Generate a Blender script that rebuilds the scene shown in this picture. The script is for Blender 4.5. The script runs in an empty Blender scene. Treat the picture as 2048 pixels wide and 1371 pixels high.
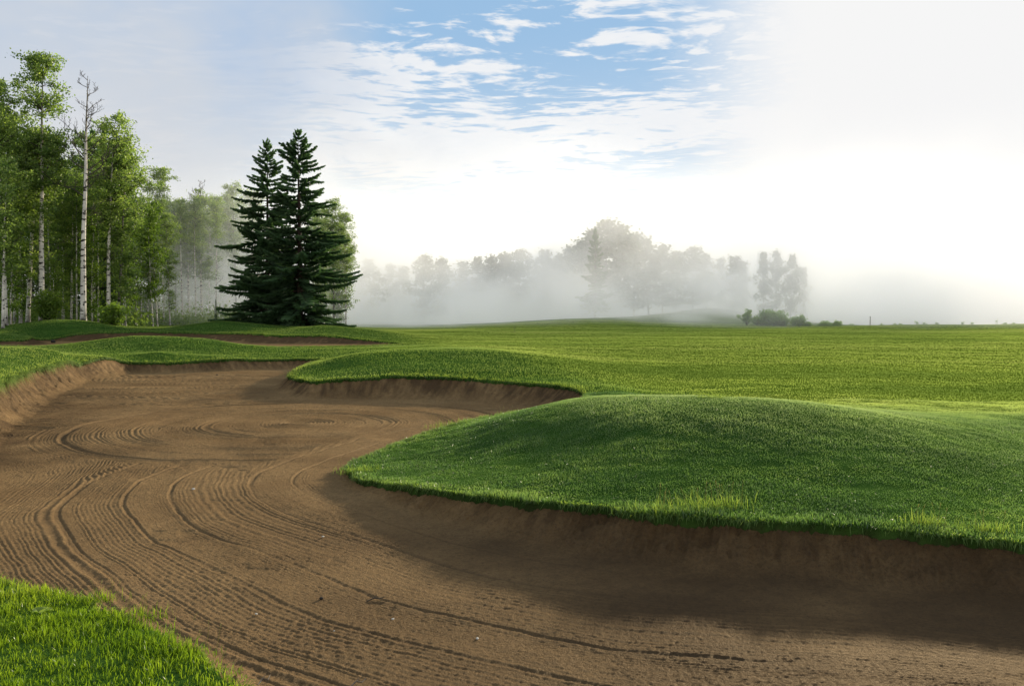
import bpy, math, random
import numpy as np
from mathutils import Vector
C = bpy.context.scene.collection
rng = np.random.default_rng(7)
random.seed(7)
R = math.radians
PI = math.pi

# ------------------------------------------------------------------ camera
F = 1593.0; CX = 1024.0; CY = 685.5; HOR = 638.0; H = 2.3      # photo pixels (2048 wide), metres
PITCH = math.atan((CY - HOR) / F)
cam_d = bpy.data.cameras.new('camera'); cam = bpy.data.objects.new('camera', cam_d); C.objects.link(cam)
cam_d.sensor_width = 36; cam_d.lens = 36 * F / 2048; cam_d.clip_start = 0.05; cam_d.clip_end = 6000
cam.location = (0, 0, H); cam.rotation_euler = (PI/2 - PITCH, 0, 0)
bpy.context.scene.camera = cam

def ray(u, v):
    xc = (u - CX) / F; yc = (CY - v) / F
    return xc, math.cos(PITCH) + math.sin(PITCH) * yc, -math.sin(PITCH) + math.cos(PITCH) * yc
def at(u, v, Y):
    x, y, z = ray(u, v); s = Y / y
    return (x * s, Y, H + z * s)
def atz(u, v, z0):
    x, y, z = ray(u, v); s = (z0 - H) / z
    return (x * s, y * s, z0)

# ------------------------------------------------------------------ numpy noise
def _hash(ix, iy, seed):
    h = (ix.astype(np.int64) * 374761393 + iy.astype(np.int64) * 668265263 + seed * 1442695041) & 0xFFFFFFFF
    h = ((h ^ (h >> 13)) * 1274126177) & 0xFFFFFFFF
    h = (h ^ (h >> 16)) & 0xFFFFFFFF
    return h.astype(np.float64) / 4294967295.0
def vnoise(x, y, seed=0):
    ix = np.floor(x); iy = np.floor(y); fx = x - ix; fy = y - iy
    fx = fx*fx*fx*(fx*(fx*6-15)+10); fy = fy*fy*fy*(fy*(fy*6-15)+10)
    a = _hash(ix, iy, seed); b = _hash(ix+1, iy, seed); c = _hash(ix, iy+1, seed); d = _hash(ix+1, iy+1, seed)
    return (a*(1-fx)+b*fx)*(1-fy) + (c*(1-fx)+d*fx)*fy - 0.5
def fbm(x, y, octv=4, seed=0, gain=0.5):
    s = 0; a = 1.0
    for o in range(octv):
        s = s + a * vnoise(x*2**o + 17.3*o, y*2**o - 9.1*o, seed + o); a *= gain
    return s
def smooth(a, b, x):
    t = np.clip((x - a) / (b - a), 0, 1); return t*t*(3-2*t)

# ------------------------------------------------------------------ mesh / object helpers
def make_mesh(name, verts, faces, mats=(), attrs=None, smooth_shade=False, mat_idx=None):
    """faces: list of (n,k) int arrays"""
    me = bpy.data.meshes.new(name)
    verts = np.asarray(verts, dtype=np.float32)
    me.vertices.add(len(verts)); me.vertices.foreach_set('co', verts.ravel())
    faces = [np.asarray(f, dtype=np.int32) for f in faces if len(f)]
    nl = sum(f.size for f in faces); npoly = sum(len(f) for f in faces)
    me.loops.add(nl); me.loops.foreach_set('vertex_index', np.concatenate([f.ravel() for f in faces]))
    tot = np.concatenate([np.full(len(f), f.shape[1], dtype=np.int32) for f in faces])
    start = np.concatenate([[0], np.cumsum(tot)[:-1]]).astype(np.int32)
    me.polygons.add(npoly); me.polygons.foreach_set('loop_start', start)
    for m in mats: me.materials.append(m)
    if mat_idx is not None: me.polygons.foreach_set('material_index', np.asarray(mat_idx, dtype=np.int32))
    me.polygons.foreach_set('use_smooth', np.full(npoly, bool(smooth_shade)))
    for k, v in (attrs or {}).items():
        a = me.attributes.new(k, 'FLOAT', 'POINT'); a.data.foreach_set('value', np.asarray(v, dtype=np.float32))
    me.update(calc_edges=True); me.validate()
    return me
def link(name, me, parent=None):
    o = bpy.data.objects.new(name, me); C.objects.link(o)
    if parent is not None: o.parent = parent
    return o
def tag(o, label=None, cat=None, group=None, kind=None):
    if label: o['label'] = label
    if cat: o['category'] = cat
    if group: o['group'] = group
    if kind: o['kind'] = kind
    return o
def empty(name, loc, label, cat, group=None, rz=0, scale=1.0):
    o = bpy.data.objects.new(name, None); C.objects.link(o); o.location = loc; o.rotation_euler = (0, 0, rz)
    o.empty_display_size = 0.2
    o.scale = (scale, scale, scale) if not isinstance(scale, tuple) else scale
    return tag(o, label, cat, group)
def grid_faces(nr, nc):
    i = np.arange(nr-1)[:, None]*nc + np.arange(nc-1)[None, :]
    return np.stack([i, i+1, i+nc+1, i+nc], -1).reshape(-1, 4)

class MB:
    """collects tubes and loose polygons"""
    def __init__(s): s.v = []; s.f = {}; s.n = 0; s.t = []
    def add(s, v, faces, tint=None):
        v = np.asarray(v, dtype=np.float64)
        for f in faces:
            f = np.asarray(f, dtype=np.int64)
            if len(f): s.f.setdefault(f.shape[1], []).append(f + s.n)
        s.v.append(v); s.n += len(v)
        s.t.append(np.full(len(v), 0.5) if tint is None else np.broadcast_to(tint, (len(v),)))
    def tube(s, pts, rad, k=6, tint=0.5):
        pts = np.asarray(pts, float); n = len(pts); rad = np.broadcast_to(np.asarray(rad, float), (n,))
        d = np.gradient(pts, axis=0); d /= np.linalg.norm(d, axis=1)[:, None] + 1e-9
        ref = np.where(np.abs(d[:, 2:3]) > 0.9, np.array([[1., 0, 0]]), np.array([[0, 0, 1.]]))
        a = np.cross(d, ref); a /= np.linalg.norm(a, axis=1)[:, None] + 1e-9; b = np.cross(d, a)
        th = np.linspace(0, 2*PI, k, endpoint=False)
        V = pts[:, None] + rad[:, None, None]*(np.cos(th)[None, :, None]*a[:, None] + np.sin(th)[None, :, None]*b[:, None])
        i = np.arange(n-1)[:, None]*k; j = np.arange(k)[None, :]; j2 = (np.arange(k)+1) % k
        q = np.stack([i+j, i+j2[None], i+k+j2[None], i+k+j], -1).reshape(-1, 4)
        s.add(V.reshape(-1, 3), [q, np.arange(k)[None, :] + (n-1)*k], tint)
    def leaves(s, cen, size, tint, nrm_up=0.35, aspect=1.5):
        """one bent four-sided leaf per centre, random attitude"""
        n = len(cen)
        nz = rng.normal(size=(n, 3)); nz[:, 2] += nrm_up; nz /= np.linalg.norm(nz, axis=1)[:, None]
        r = rng.normal(size=(n, 3)); a = np.cross(nz, r); a /= np.linalg.norm(a, axis=1)[:, None] + 1e-9; b = np.cross(nz, a)
        size = np.broadcast_to(np.asarray(size, float), (n,))[:, None]
        V = np.stack([cen - a*size*0.5*aspect, cen + b*size*0.5 + nz*size*0.08, cen + a*size*0.5*aspect, cen - b*size*0.5 + nz*size*0.08], 1)
        f = np.arange(n)[:, None]*4 + np.arange(4)[None, :]
        s.add(V.reshape(-1, 3), [f], np.repeat(np.broadcast_to(tint, (n,)), 4))
    def mesh(s, name, mats, smooth_shade=False):
        return make_mesh(name, np.concatenate(s.v), [np.concatenate(f) for f in s.f.values()], mats, {'tint': np.concatenate(s.t)}, smooth_shade)

# ------------------------------------------------------------------ materials
class N:
    def __init__(s, tree): s.t = tree
    def __call__(s, typ, _in=None, **kw):
        n = s.t.nodes.new(typ)
        for k, v in kw.items(): setattr(n, k, v)
        for k, v in (_in or {}).items():
            sock = n.inputs[k]
            if isinstance(v, bpy.types.NodeSocket): s.t.links.new(v, sock)
            elif isinstance(v, bpy.types.Node): s.t.links.new(v.outputs[0], sock)
            else: sock.default_value = v
        return n
    def m(s, op, a, b=None, c=None, clamp=False):
        d = {0: a}
        if b is not None: d[1] = b
        if c is not None: d[2] = c
        return s('ShaderNodeMath', d, operation=op, use_clamp=clamp).outputs[0]
    def ss(s, x, lo, hi):
        n = s('ShaderNodeMapRange', {'Value': x, 'From Min': lo, 'From Max': hi}, interpolation_type='SMOOTHSTEP'); return n.outputs[0]
    def mix(s, f, a, b, blend='MIX'):
        n = s('ShaderNodeMix', data_type='RGBA', blend_type=blend)
        for k, v in ((0, f), (6, a), (7, b)):
            if isinstance(v, (bpy.types.NodeSocket,)): s.t.links.new(v, n.inputs[k])
            elif isinstance(v, bpy.types.Node): s.t.links.new(v.outputs[0], n.inputs[k])
            elif k == 0: n.inputs[k].default_value = v
            else: n.inputs[k].default_value = (*v, 1) if len(v) == 3 else v
        return n.outputs[2]
    def noise(s, scale, vec=None, detail=4, rough=0.55, dist=0.0):
        d = {'Scale': scale, 'Detail': detail, 'Roughness': rough, 'Distortion': dist}
        if vec is not None: d['Vector'] = vec
        return s('ShaderNodeTexNoise', d).outputs[0]
    def attr(s, name): return s('ShaderNodeAttribute', attribute_name=name).outputs['Fac']
    def map(s, vec, scale=(1, 1, 1), rot=(0, 0, 0), loc=(0, 0, 0)):
        return s('ShaderNodeMapping', {'Vector': vec, 'Scale': scale, 'Rotation': rot, 'Location': loc}).outputs[0]

def new_mat(name):
    m = bpy.data.materials.new(name); m.use_nodes = True; m.node_tree.nodes.clear()
    n = N(m.node_tree); out = n('ShaderNodeOutputMaterial')
    return m, n, out

def grass_blade_mat(name, dark, mid, light, trans_gain=2.2, rough=0.35, tfac=0.5, fairway=None, spec=0.03, dew_sheen=0.0):
    m, n, out = new_mat(name)
    t = n.attr('tint'); h = n.attr('hgt')
    def pal(d, mm, l): return n.mix(n.ss(t, 0.5, 1.0), n.mix(n.ss(t, 0.0, 0.5), d, mm), l)
    c = pal(dark, mid, light)
    if fairway: c = n.mix(n.attr('fair'), c, pal(*fairway))
    if dew_sheen: c = n.mix(n.m('MULTIPLY', n.ss(h, 0.35, 1.0), n.m('MULTIPLY', n.m('MULTIPLY_ADD', n.attr('dewy'), 1.5, 0.45), dew_sheen)), c, (0.40, 0.50, 0.26))  # pale tips: dew, with its sheen painted into the blade colour
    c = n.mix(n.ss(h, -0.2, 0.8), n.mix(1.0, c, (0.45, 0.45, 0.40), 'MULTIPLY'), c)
    p = n('ShaderNodeBsdfDiffuse', {'Color': c})
    if spec > 0: p = n('ShaderNodeMixShader', {0: spec, 1: p.outputs[0], 2: n('ShaderNodeBsdfGlossy', {'Color': (1, 1, 1, 1), 'Roughness': rough}).outputs[0]})
    tc = n.mix(1.0, c, (trans_gain*1.1, trans_gain, trans_gain*0.7), 'MULTIPLY')
    tr = n('ShaderNodeBsdfTranslucent', {'Color': tc})
    n.t.links.new(n('ShaderNodeMixShader', {0: tfac, 1: p.outputs[0], 2: tr.outputs[0]}).outputs[0], out.inputs[0])
    return m
def leaf_mat(name, dark, mid, light, trans=(1.9, 2.05, 1.15), tfac=0.5, rough=0.45):
    m, n, out = new_mat(name)
    t = n.attr('tint')
    oi = n('ShaderNodeObjectInfo')
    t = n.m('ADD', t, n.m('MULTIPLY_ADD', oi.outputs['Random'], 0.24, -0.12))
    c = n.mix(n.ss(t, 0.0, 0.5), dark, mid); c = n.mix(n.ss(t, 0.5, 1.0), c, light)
    p = n('ShaderNodeBsdfPrincipled', {'Base Color': c, 'Roughness': rough, 'Specular IOR Level': 0.4})
    tr = n('ShaderNodeBsdfTranslucent', {'Color': n.mix(1.0, c, trans, 'MULTIPLY')})
    n.t.links.new(n('ShaderNodeMixShader', {0: tfac, 1: p.outputs[0], 2: tr.outputs[0]}).outputs[0], out.inputs[0])
    return m

def ground_mat():
    m, n, out = new_mat('turf')
    pos = n('ShaderNodeNewGeometry').outputs['Position']
    fair = n.attr('fair')              # 1 on mown fairway, 0 on the rough mounds
    n1 = n.noise(0.35, n.map(pos, (0.35, 1.6, 1), (0, 0, R(-12))), 5)
    n2 = n.noise(3.0, n.map(pos, (0.5, 1.4, 1)), 4)
    n3 = n.noise(60.0, pos, 3)
    rough_c = n.mix(n.ss(n1, 0.35, 0.65), (0.034, 0.078, 0.014), (0.060, 0.118, 0.020))
    fair_c = n.mix(n.ss(n1, 0.3, 0.7), (0.080, 0.130, 0.016), (0.125, 0.18, 0.022))
    c = n.mix(fair, rough_c, fair_c)
    c = n.mix(n.ss(n2, 0.35, 0.7), c, n.mix(1.0, c, (0.62, 0.68, 0.6), 'MULTIPLY'))
    c = n.mix(n.m('MULTIPLY', n.ss(n3, 0.45, 0.75), 0.45), c, n.mix(1.0, c, (0.45, 0.5, 0.4), 'MULTIPLY'))
    edge = n.attr('soil')
    c = n.mix(edge, c, (0.035, 0.024, 0.014))
    bump = n('ShaderNodeBump', {'Strength': 0.8, 'Distance': 0.05, 'Height': n.m('ADD', n.m('MULTIPLY', n2, 0.5), n.m('MULTIPLY', n3, 0.4))})
    p = n('ShaderNodeBsdfDiffuse', {'Color': c, 'Normal': bump.outputs[0]})
    n.t.links.new(p.outputs[0], out.inputs[0])
    return m

def sand_mat():
    m, n, out = new_mat('raked_sand')
    pos = n('ShaderNodeNewGeometry').outputs['Position']
    shade_tone = n.attr('shade_tone'); gv = n.attr('groove')
    n1 = n.noise(0.55, pos, 5); n2 = n.noise(9.0, pos, 5); n3 = n.noise(70.0, pos, 4, 0.7); n4 = n.noise(260.0, pos, 2)
    n5 = n.noise(27.0, pos, 3, 0.65)
    c = n.mix(n.ss(n1, 0.3, 0.7), (0.200, 0.114, 0.043), (0.315, 0.192, 0.078))
    c = n.mix(n.m('MULTIPLY', n.ss(n5, 0.48, 0.70), 0.5), c, (0.100, 0.057, 0.022))
    c = n.mix(n.m('MULTIPLY', n.ss(n5, 0.50, 0.32), 0.25), c, (0.35, 0.22, 0.092))
    c = n.mix(n.m('MULTIPLY', n.ss(n2, 0.4, 0.75), 0.5), c, (0.130, 0.074, 0.028))
    c = n.mix(n.m('MULTIPLY', n.ss(n3, 0.5, 0.72), 0.70), c, (0.070, 0.040, 0.016))
    c = n.mix(n.m('MULTIPLY', n.ss(n4, 0.62, 0.8), 0.3), c, (0.36, 0.26, 0.14))
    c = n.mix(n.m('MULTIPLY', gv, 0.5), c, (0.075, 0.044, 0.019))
    c = n.mix(shade_tone, c, n.mix(1.0, c, (0.33, 0.30, 0.28), 'MULTIPLY'))  # painted shade and darker tone multiplied into the sand colour
    hh = n.m('ADD', n.m('MULTIPLY_ADD', n5, 1.2, n3), n.m('MULTIPLY', n4, 0.5))
    bump = n('ShaderNodeBump', {'Strength': 1.0, 'Distance': 0.018, 'Height': hh})
    p = n('ShaderNodeMixShader', {0: 0.032, 1: n('ShaderNodeBsdfDiffuse', {'Color': c, 'Roughness': 0.0, 'Normal': bump.outputs[0]}).outputs[0], 2: n('ShaderNodeBsdfGlossy', {'Color': (1.0, .86, .66, 1), 'Roughness': 0.55, 'Normal': bump.outputs[0]}).outputs[0]})
    n.t.links.new(p.outputs[0], out.inputs[0])
    return m

def bark_mat(name, white, dark, amount=0.5, zs=5.0):
    m, n, out = new_mat(name)
    oc = n('ShaderNodeTexCoord').outputs['Object']
    sep = n('ShaderNodeSeparateXYZ', {0: oc}).outputs
    n1 = n.noise(1.0, n.map(oc, (1.6, 1.6, zs)), 3, 0.6)            # short horizontal scars
    n2 = n.noise(1.0, n.map(oc, (0.8, 0.8, 0.9)), 3)
    v = n('ShaderNodeTexVoronoi', {'Vector': n.map(oc, (2.2, 2.2, 1.5)), 'Scale': 1.0}).outputs[0]
    scar = n.ss(n1, 0.66 - 0.14*amount, 0.70 - 0.10*amount)
    knot = n.m('SUBTRACT', 1.0, n.ss(v, 0.10, 0.22))
    base = n.m('SUBTRACT', 1.0, n.ss(sep[2], 0.1, 1.6))
    f = n.m('MAXIMUM', n.m('MAXIMUM', scar, knot), n.m('MULTIPLY', base, n.ss(n2, 0.3, 0.6)))
    top = n.ss(sep[2], 12, 19)
    wc = n.mix(n.ss(n2, 0.35, 0.65), white, tuple(w*0.72 for w in white))
    wc = n.mix(n.m('MULTIPLY', top, 0.85), wc, (0.12, 0.105, 0.08))
    c = n.mix(f, wc, dark)
    p = n('ShaderNodeBsdfPrincipled', {'Base Color': c, 'Roughness': 0.8, 'Specular IOR Level': 0.2})
    n.t.links.new(p.outputs[0], out.inputs[0]); return m
def plain(name, col, rough=0.8, spec=0.2, var=0.35, scale=8.0):
    m, n, out = new_mat(name)
    oc = n('ShaderNodeTexCoord').outputs['Object']
    nn = n.noise(scale, oc, 4)
    c = n.mix(n.ss(nn, 0.3, 0.7), tuple(x*(1-var) for x in col), tuple(x*(1+var) for x in col))
    p = n('ShaderNodeBsdfPrincipled', {'Base Color': c, 'Roughness': rough, 'Specular IOR Level': spec})
    n.t.links.new(p.outputs[0], out.inputs[0]); return m

M = {}
M['turf'] = ground_mat(); M['sand'] = sand_mat()
FAIRPAL = ((0.135, 0.212, 0.042), (0.235, 0.335, 0.070), (0.340, 0.420, 0.130))
M['blade_front'] = grass_blade_mat('front_mound_blades', (0.024, 0.072, 0.016), (0.050, 0.122, 0.022), (0.110, 0.19, 0.040), 2.2, 0.32, 0.5, FAIRPAL, 0.10, 0.30)
M['blade_mown'] = grass_blade_mat('mown_blades', (0.056, 0.115, 0.020), (0.112, 0.192, 0.030), (0.195, 0.275, 0.050), 2.0, 0.5, 0.5, FAIRPAL, 0.025, 0.25)
M['blade_near'] = grass_blade_mat('long_blades', (0.085, 0.165, 0.010), (0.14, 0.235, 0.014), (0.23, 0.32, 0.03), 1.8, 0.33, 0.5)
M['straw'] = grass_blade_mat('straw_blades', (0.16, 0.17, 0.06), (0.22, 0.22, 0.08), (0.34, 0.31, 0.14), 1.4, 0.5)
M['leaf_aspen'] = leaf_mat('aspen_leaves', (0.076, 0.122, 0.034), (0.162, 0.222, 0.056), (0.28, 0.335, 0.092))
M['leaf_young'] = leaf_mat('sapling_leaves', (0.070, 0.122, 0.018), (0.130, 0.192, 0.030), (0.215, 0.275, 0.05))
M['leaf_far'] = leaf_mat('distant_leaves', (0.022, 0.036, 0.014), (0.04, 0.062, 0.020), (0.07, 0.09, 0.03), tfac=0.3)
M['leaf_bush'] = leaf_mat('willow_leaves', (0.12, 0.19, 0.065), (0.21, 0.29, 0.10), (0.33, 0.39, 0.16))
M['needle'] = leaf_mat('spruce_needles', (0.046, 0.096, 0.044), (0.096, 0.168, 0.072), (0.18, 0.265, 0.10), trans=(1.4, 1.6, 0.9), tfac=0.32, rough=0.5)
M['bark_white'] = bark_mat('aspen_bark', (0.84, 0.77, 0.66), (0.030, 0.025, 0.020), 0.85)
M['bark_dark'] = bark_mat('dark_bark', (0.30, 0.27, 0.22), (0.035, 0.030, 0.024), 1.0, 3.5)
M['twig'] = plain('grey_branch', (0.055, 0.046, 0.036))
M['bark_spruce'] = plain('spruce_bark', (0.06, 0.042, 0.030))
M['stone'] = plain('pale_stone', (0.52, 0.48, 0.40), 0.7)
M['darkstone'] = plain('dark_clod', (0.03, 0.026, 0.022), 0.9)
M['wood'] = plain('weathered_wood', (0.16, 0.13, 0.10), 0.8)

# ------------------------------------------------------------------ bunker outlines (photo pixel + height, or photo pixel + distance)
def spline(P, per=10):
    P = np.asarray(P, float); n = len(P); out = []
    for i in range(n):
        p0, p1, p2, p3 = P[(i-1) % n], P[i], P[(i+1) % n], P[(i+2) % n]
        d = np.linalg.norm(p2[:2]-p1[:2]); m1 = (p2-p0)*0.5; m2 = (p3-p1)*0.5
        for mm in (m1, m2):
            L = np.linalg.norm(mm[:2])
            if L > d: mm *= d/L
        for k in range(per):
            t = k/per
            out.append((2*t**3-3*t**2+1)*p1 + (t**3-2*t**2+t)*m1 + (-2*t**3+3*t**2)*p2 + (t**3-t**2)*m2)
    return np.array(out)

B1_mound = [(2300, 1108, .34), (2048, 1084, .36), (1800, 1061, .37), (1500, 1039, .39), (1280, 1022, .38), (1100, 1006, .35), (950, 988, .29), (800, 968, .2),
    (722, 956, .13), (692, 944, .09), (700, 930, .09), (740, 912, .1), (800, 886, .13), (860, 864, .18), (960, 837, .27), (1075, 820, .36), (1150, 805, .46)]
B1_rest = [(1172, 792, .52), (1150, 776, .55), (1100, 768, .56), (1000, 760, .57), (900, 755, .59), (800, 752, .6), (700, 755, .55), (625, 761, .46),
    (580, 753, .40), (588, 741, .43), (612, 729, .46), (642, 718, .45), (590, 717, .43), (500, 719, .45), (380, 722, .46), (250, 724, .48), (150, 727, .62), (105, 731, .74),
    (50, 743, .76), (0, 764, .76), (-60, 792, .74), (-150, 850, .70), (-300, 960, .60), (-420, 1090, .48), (-200, 1128, .36), (0, 1164, .31), (130, 1192, .30), (270, 1250, .30), (400, 1312, .30), (470, 1371, .30)]
B1 = [atz(*p) for p in B1_mound] + [atz(*p) for p in B1_rest] + [(-1.25, 3.85, .32), (-.4, 3.2, .4), (1, 2.9, .5), (3, 2.8, .5), (6, 3.1, .45), (9, 3.9, .4), (10, 5.3, .35), (8.5, 6.6, .33)]
nose_line = spline([atz(*p) for p in B1_mound], 8)[:8*(len(B1_mound)-1)+1]
B2 = [at(*p) for p in [(400, 668.5, 50), (250, 667.5, 50), (150, 668, 50), (70, 691.5, 49), (0, 691.5, 48.5), (-90, 691.5, 49), (-70, 682, 53), (0, 680, 53.2), (52, 679, 53.5),
    (62, 675, 55), (67, 676, 58), (85, 677, 60), (110, 675, 61), (150, 668, 62), (200, 664, 62.5), (290, 662.5, 63), (400, 664.5, 62), (480, 666, 61), (524, 667, 60),
    (531, 669, 57), (560, 670, 56.3), (615, 669.5, 56.3), (665, 671, 56), (703, 675, 55.5), (760, 681, 54.8), (806, 686.5, 53.5), (760, 690, 51), (700, 691.5, 49), (610, 692.5, 47), (520, 692, 46.2)]]
B2[0:3] = [(p[0], p[1], .68) for p in B2[0:3]]

class Bunker:
    def __init__(s, pts, floor, cell):
        s.out = spline(pts, 10); s.floor = floor; s.h = cell
        P = s.out[:, :2]; s.x0, s.y0 = P.min(0) - 3; x1, y1 = P.max(0) + 3
        nx = int((x1-s.x0)/cell)+2; ny = int((y1-s.y0)/cell)+2
        gx, gy = np.meshgrid(s.x0 + np.arange(nx)*cell, s.y0 + np.arange(ny)*cell)
        s.sd = poly_sd(gx, gy, P); s.arc = seg_arc(gx, gy, P); s.box = (s.x0, x1, s.y0, y1)
    def __call__(s, x, y):
        return bil(s.sd, s.x0, s.y0, s.h, x, y, -3.0)
def seg_arc(x, y, P):
    best = np.full(x.shape, 1e9); arc = np.zeros(x.shape); acc = 0.0
    for a, b in zip(P, np.roll(P, -1, 0)):
        d = b-a; L = d@d + 1e-12
        t = np.clip(((x-a[0])*d[0] + (y-a[1])*d[1])/L, 0, 1); q = (x-a[0]-t*d[0])**2 + (y-a[1]-t*d[1])**2
        k = q < best; best = np.where(k, q, best); arc = np.where(k, acc + t*math.sqrt(L), arc); acc += math.sqrt(L)
    return arc
def seg_dist(x, y, P, closed):
    A = P; B = np.roll(P, -1, 0)
    if not closed: A, B = A[:-1], B[:-1]
    best = np.full(x.shape, 1e9); sgn = np.zeros(x.shape)
    for a, b in zip(A, B):
        d = b-a; L = d@d + 1e-12
        t = np.clip(((x-a[0])*d[0] + (y-a[1])*d[1])/L, 0, 1)
        q = (x-a[0]-t*d[0])**2 + (y-a[1]-t*d[1])**2
        best = np.minimum(best, q)
    return np.sqrt(best)
def inside(x, y, P):
    r = np.zeros(x.shape, bool)
    for a, b in zip(P, np.roll(P, -1, 0)):
        if a[1] == b[1]: continue
        c = (a[1] > y) != (b[1] > y)
        r ^= c & (x < (b[0]-a[0])*(y-a[1])/(b[1]-a[1]) + a[0])
    return r
def poly_sd(x, y, P):
    d = seg_dist(x, y, P, True); return np.where(inside(x, y, P), d, -d)
def bil(g, x0, y0, h, x, y, outv):
    fx = (x-x0)/h; fy = (y-y0)/h; ok = (fx >= 0) & (fy >= 0) & (fx < g.shape[1]-1) & (fy < g.shape[0]-1)
    fx = np.where(ok, fx, 0); fy = np.where(ok, fy, 0); ix = fx.astype(int); iy = fy.astype(int); fx = fx-ix; fy = fy-iy
    v = (g[iy, ix]*(1-fx)+g[iy, ix+1]*fx)*(1-fy) + (g[iy+1, ix]*(1-fx)+g[iy+1, ix+1]*fx)*fy
    return np.where(ok, v, outv)
bk1 = Bunker(B1, 0.0, 0.08); bk2 = Bunker(B2, 0.60, 0.2)
gx, gy = np.meshgrid(bk1.x0 + np.arange(bk1.sd.shape[1])*bk1.h, bk1.y0 + np.arange(bk1.sd.shape[0])*bk1.h)
NOSE = seg_dist(gx, gy, nose_line[:, :2], False)
NEARL = seg_dist(gx, gy, np.array([p[:2] for p in B1[36:50]]), False)

# ------------------------------------------------------------------ turf height: thin-plate spline through surveyed points
LAKE_Z = 1.2
pts = [tuple(p) for p in B1] + [tuple(p) for p in B2[3:]] + [(p[0], p[1], .68) for p in B2[:3]]
def P_(*rows):
    for r in rows: pts.append(at(*r))
# front mound
P_((1000, 835, 14.2), (1100, 813, 13.8), (1200, 800, 13.3), (1280, 795, 13), (1400, 794, 12.6), (1550, 803, 12.1), (1700, 826, 11.5), (1850, 858, 11), (2000, 905, 10.3), (2200, 930, 10.5),
   (1280, 900, 10.0), (1500, 905, 9.6), (1100, 900, 10.8), (960, 890, 12.2), (1750, 935, 9.0), (2000, 985, 8.6), (850, 915, 12.2), (2300, 1010, 8.4), (1100, 850, 12.2), (1400, 840, 11.0), (1000, 940, 10.2), (1650, 870, 10.2))
pts += [(1.2, 16.4, .62), (2.2, 17.4, .62), (3.5, 16.5, .52), (5.5, 16.0, .50), (8, 15.5, .50), (11, 14.5, .5), (14, 13, .5), (2.4, 19.4, .62)]
# second mound
P_((640, 726, 28.6), (700, 709, 29.0), (800, 702, 29.6), (900, 701, 29.6), (1000, 706, 29.3), (1100, 724, 27.5), (1200, 756, 24), (1250, 770, 22.5), (800, 730, 25.8), (950, 735, 25.2), (690, 735, 26.6))
# fairway
P_((1300, 782, 21.5), (1450, 785, 20.5), (1700, 790, 19.5), (2048, 800, 19), (2300, 800, 19), (1300, 745, 27), (1700, 748, 26), (2100, 750, 26), (1200, 715, 35), (1500, 715, 35), (1900, 715, 35), (2200, 715, 35),
   (1100, 690, 47), (1400, 690, 47), (1800, 690, 47), (2150, 690, 47), (950, 685, 52), (1000, 672, 68), (1300, 672, 68), (1700, 672, 68), (2100, 672, 68), (900, 668, 72), (900, 661, 86), (1200, 660, 92), (1600, 660, 92), (2050, 661, 92),
   (850, 660, 95), (800, 662, 85), (1040, 655, 105), (1300, 653, 108), (1600, 656, 108), (1900, 657, 108), (2150, 657, 108), (1600, 651, 122), (1850, 648, 124), (2050, 647.5, 124), (2200, 648, 124), (1450, 648, 124), (1300, 645, 124),
   (1180, 636, 130), (1050, 643, 128), (950, 649, 126), (850, 653, 124), (760, 655, 120), (1300, 632, 142), (1240, 634, 140), (1380, 633, 142), (1480, 637, 142), (1560, 641, 140),
   (1420, 616, 172), (1330, 626, 170), (1500, 624, 170), (1580, 635, 172), (1640, 643, 172), (1180, 640, 172), (1000, 644, 172), (850, 648, 172), (720, 648, 172))
# strip behind the far lip, low ridge between the bunkers
P_((720, 697, 43), (650, 700, 42), (600, 706, 40.5), (560, 700, 42.5), (300, 672, 44), (240, 674, 44), (360, 674, 44), (180, 682.5, 43.5), (120, 689, 43), (60, 694, 42.5), (0, 696, 42), (-80, 697, 42), (420, 679, 44), (470, 687, 44), (530, 693, 43.5),
   (300, 705, 39), (150, 703, 38), (420, 708, 39), (0, 704, 27), (-80, 702, 24), (60, 707, 28), (130, 711, 30), (220, 716, 32.5), (320, 719, 35), (0, 735, 22.8), (-60, 745, 19), (-150, 760, 15))
pts += [(-16, 36, .78), (-19, 33, .9), (-13.5, 37, .6)]
# mounds round the far bunker
P_((110, 644.5, 66), (60, 650, 66), (0, 661, 65), (-70, 668, 64), (160, 645, 66.5), (210, 650, 66.5), (260, 657, 67), (310, 661, 68), (370, 652, 68.5), (440, 643.5, 69), (500, 649, 69), (545, 660, 66.5), (560, 663, 63), (600, 657, 64), (640, 651, 65), (700, 655, 65), (750, 661, 63), (800, 671, 60.5), (850, 679, 57.5),
   (0, 668, 56), (40, 670, 56), (-80, 667, 56), (150, 655, 64.3), (100, 662, 63.5), (650, 662, 60.5), (440, 655, 66), (850, 690, 48))
# ground under the trees
for u, Y, z in [(-150, 76, 1.7), (0, 76, 1.75), (100, 76, 1.9), (250, 76, 1.6), (400, 78, 1.6), (600, 78, 1.5), (700, 78, 1.2), (780, 76, .9), (-200, 110, 2), (100, 110, 2), (350, 110, 1.7), (550, 115, 1.4), (700, 115, 1.2), (-300, 170, 3), (100, 170, 2.5), (500, 170, 2)]:
    pts.append(((u-CX)/F*Y, Y, z))
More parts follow.
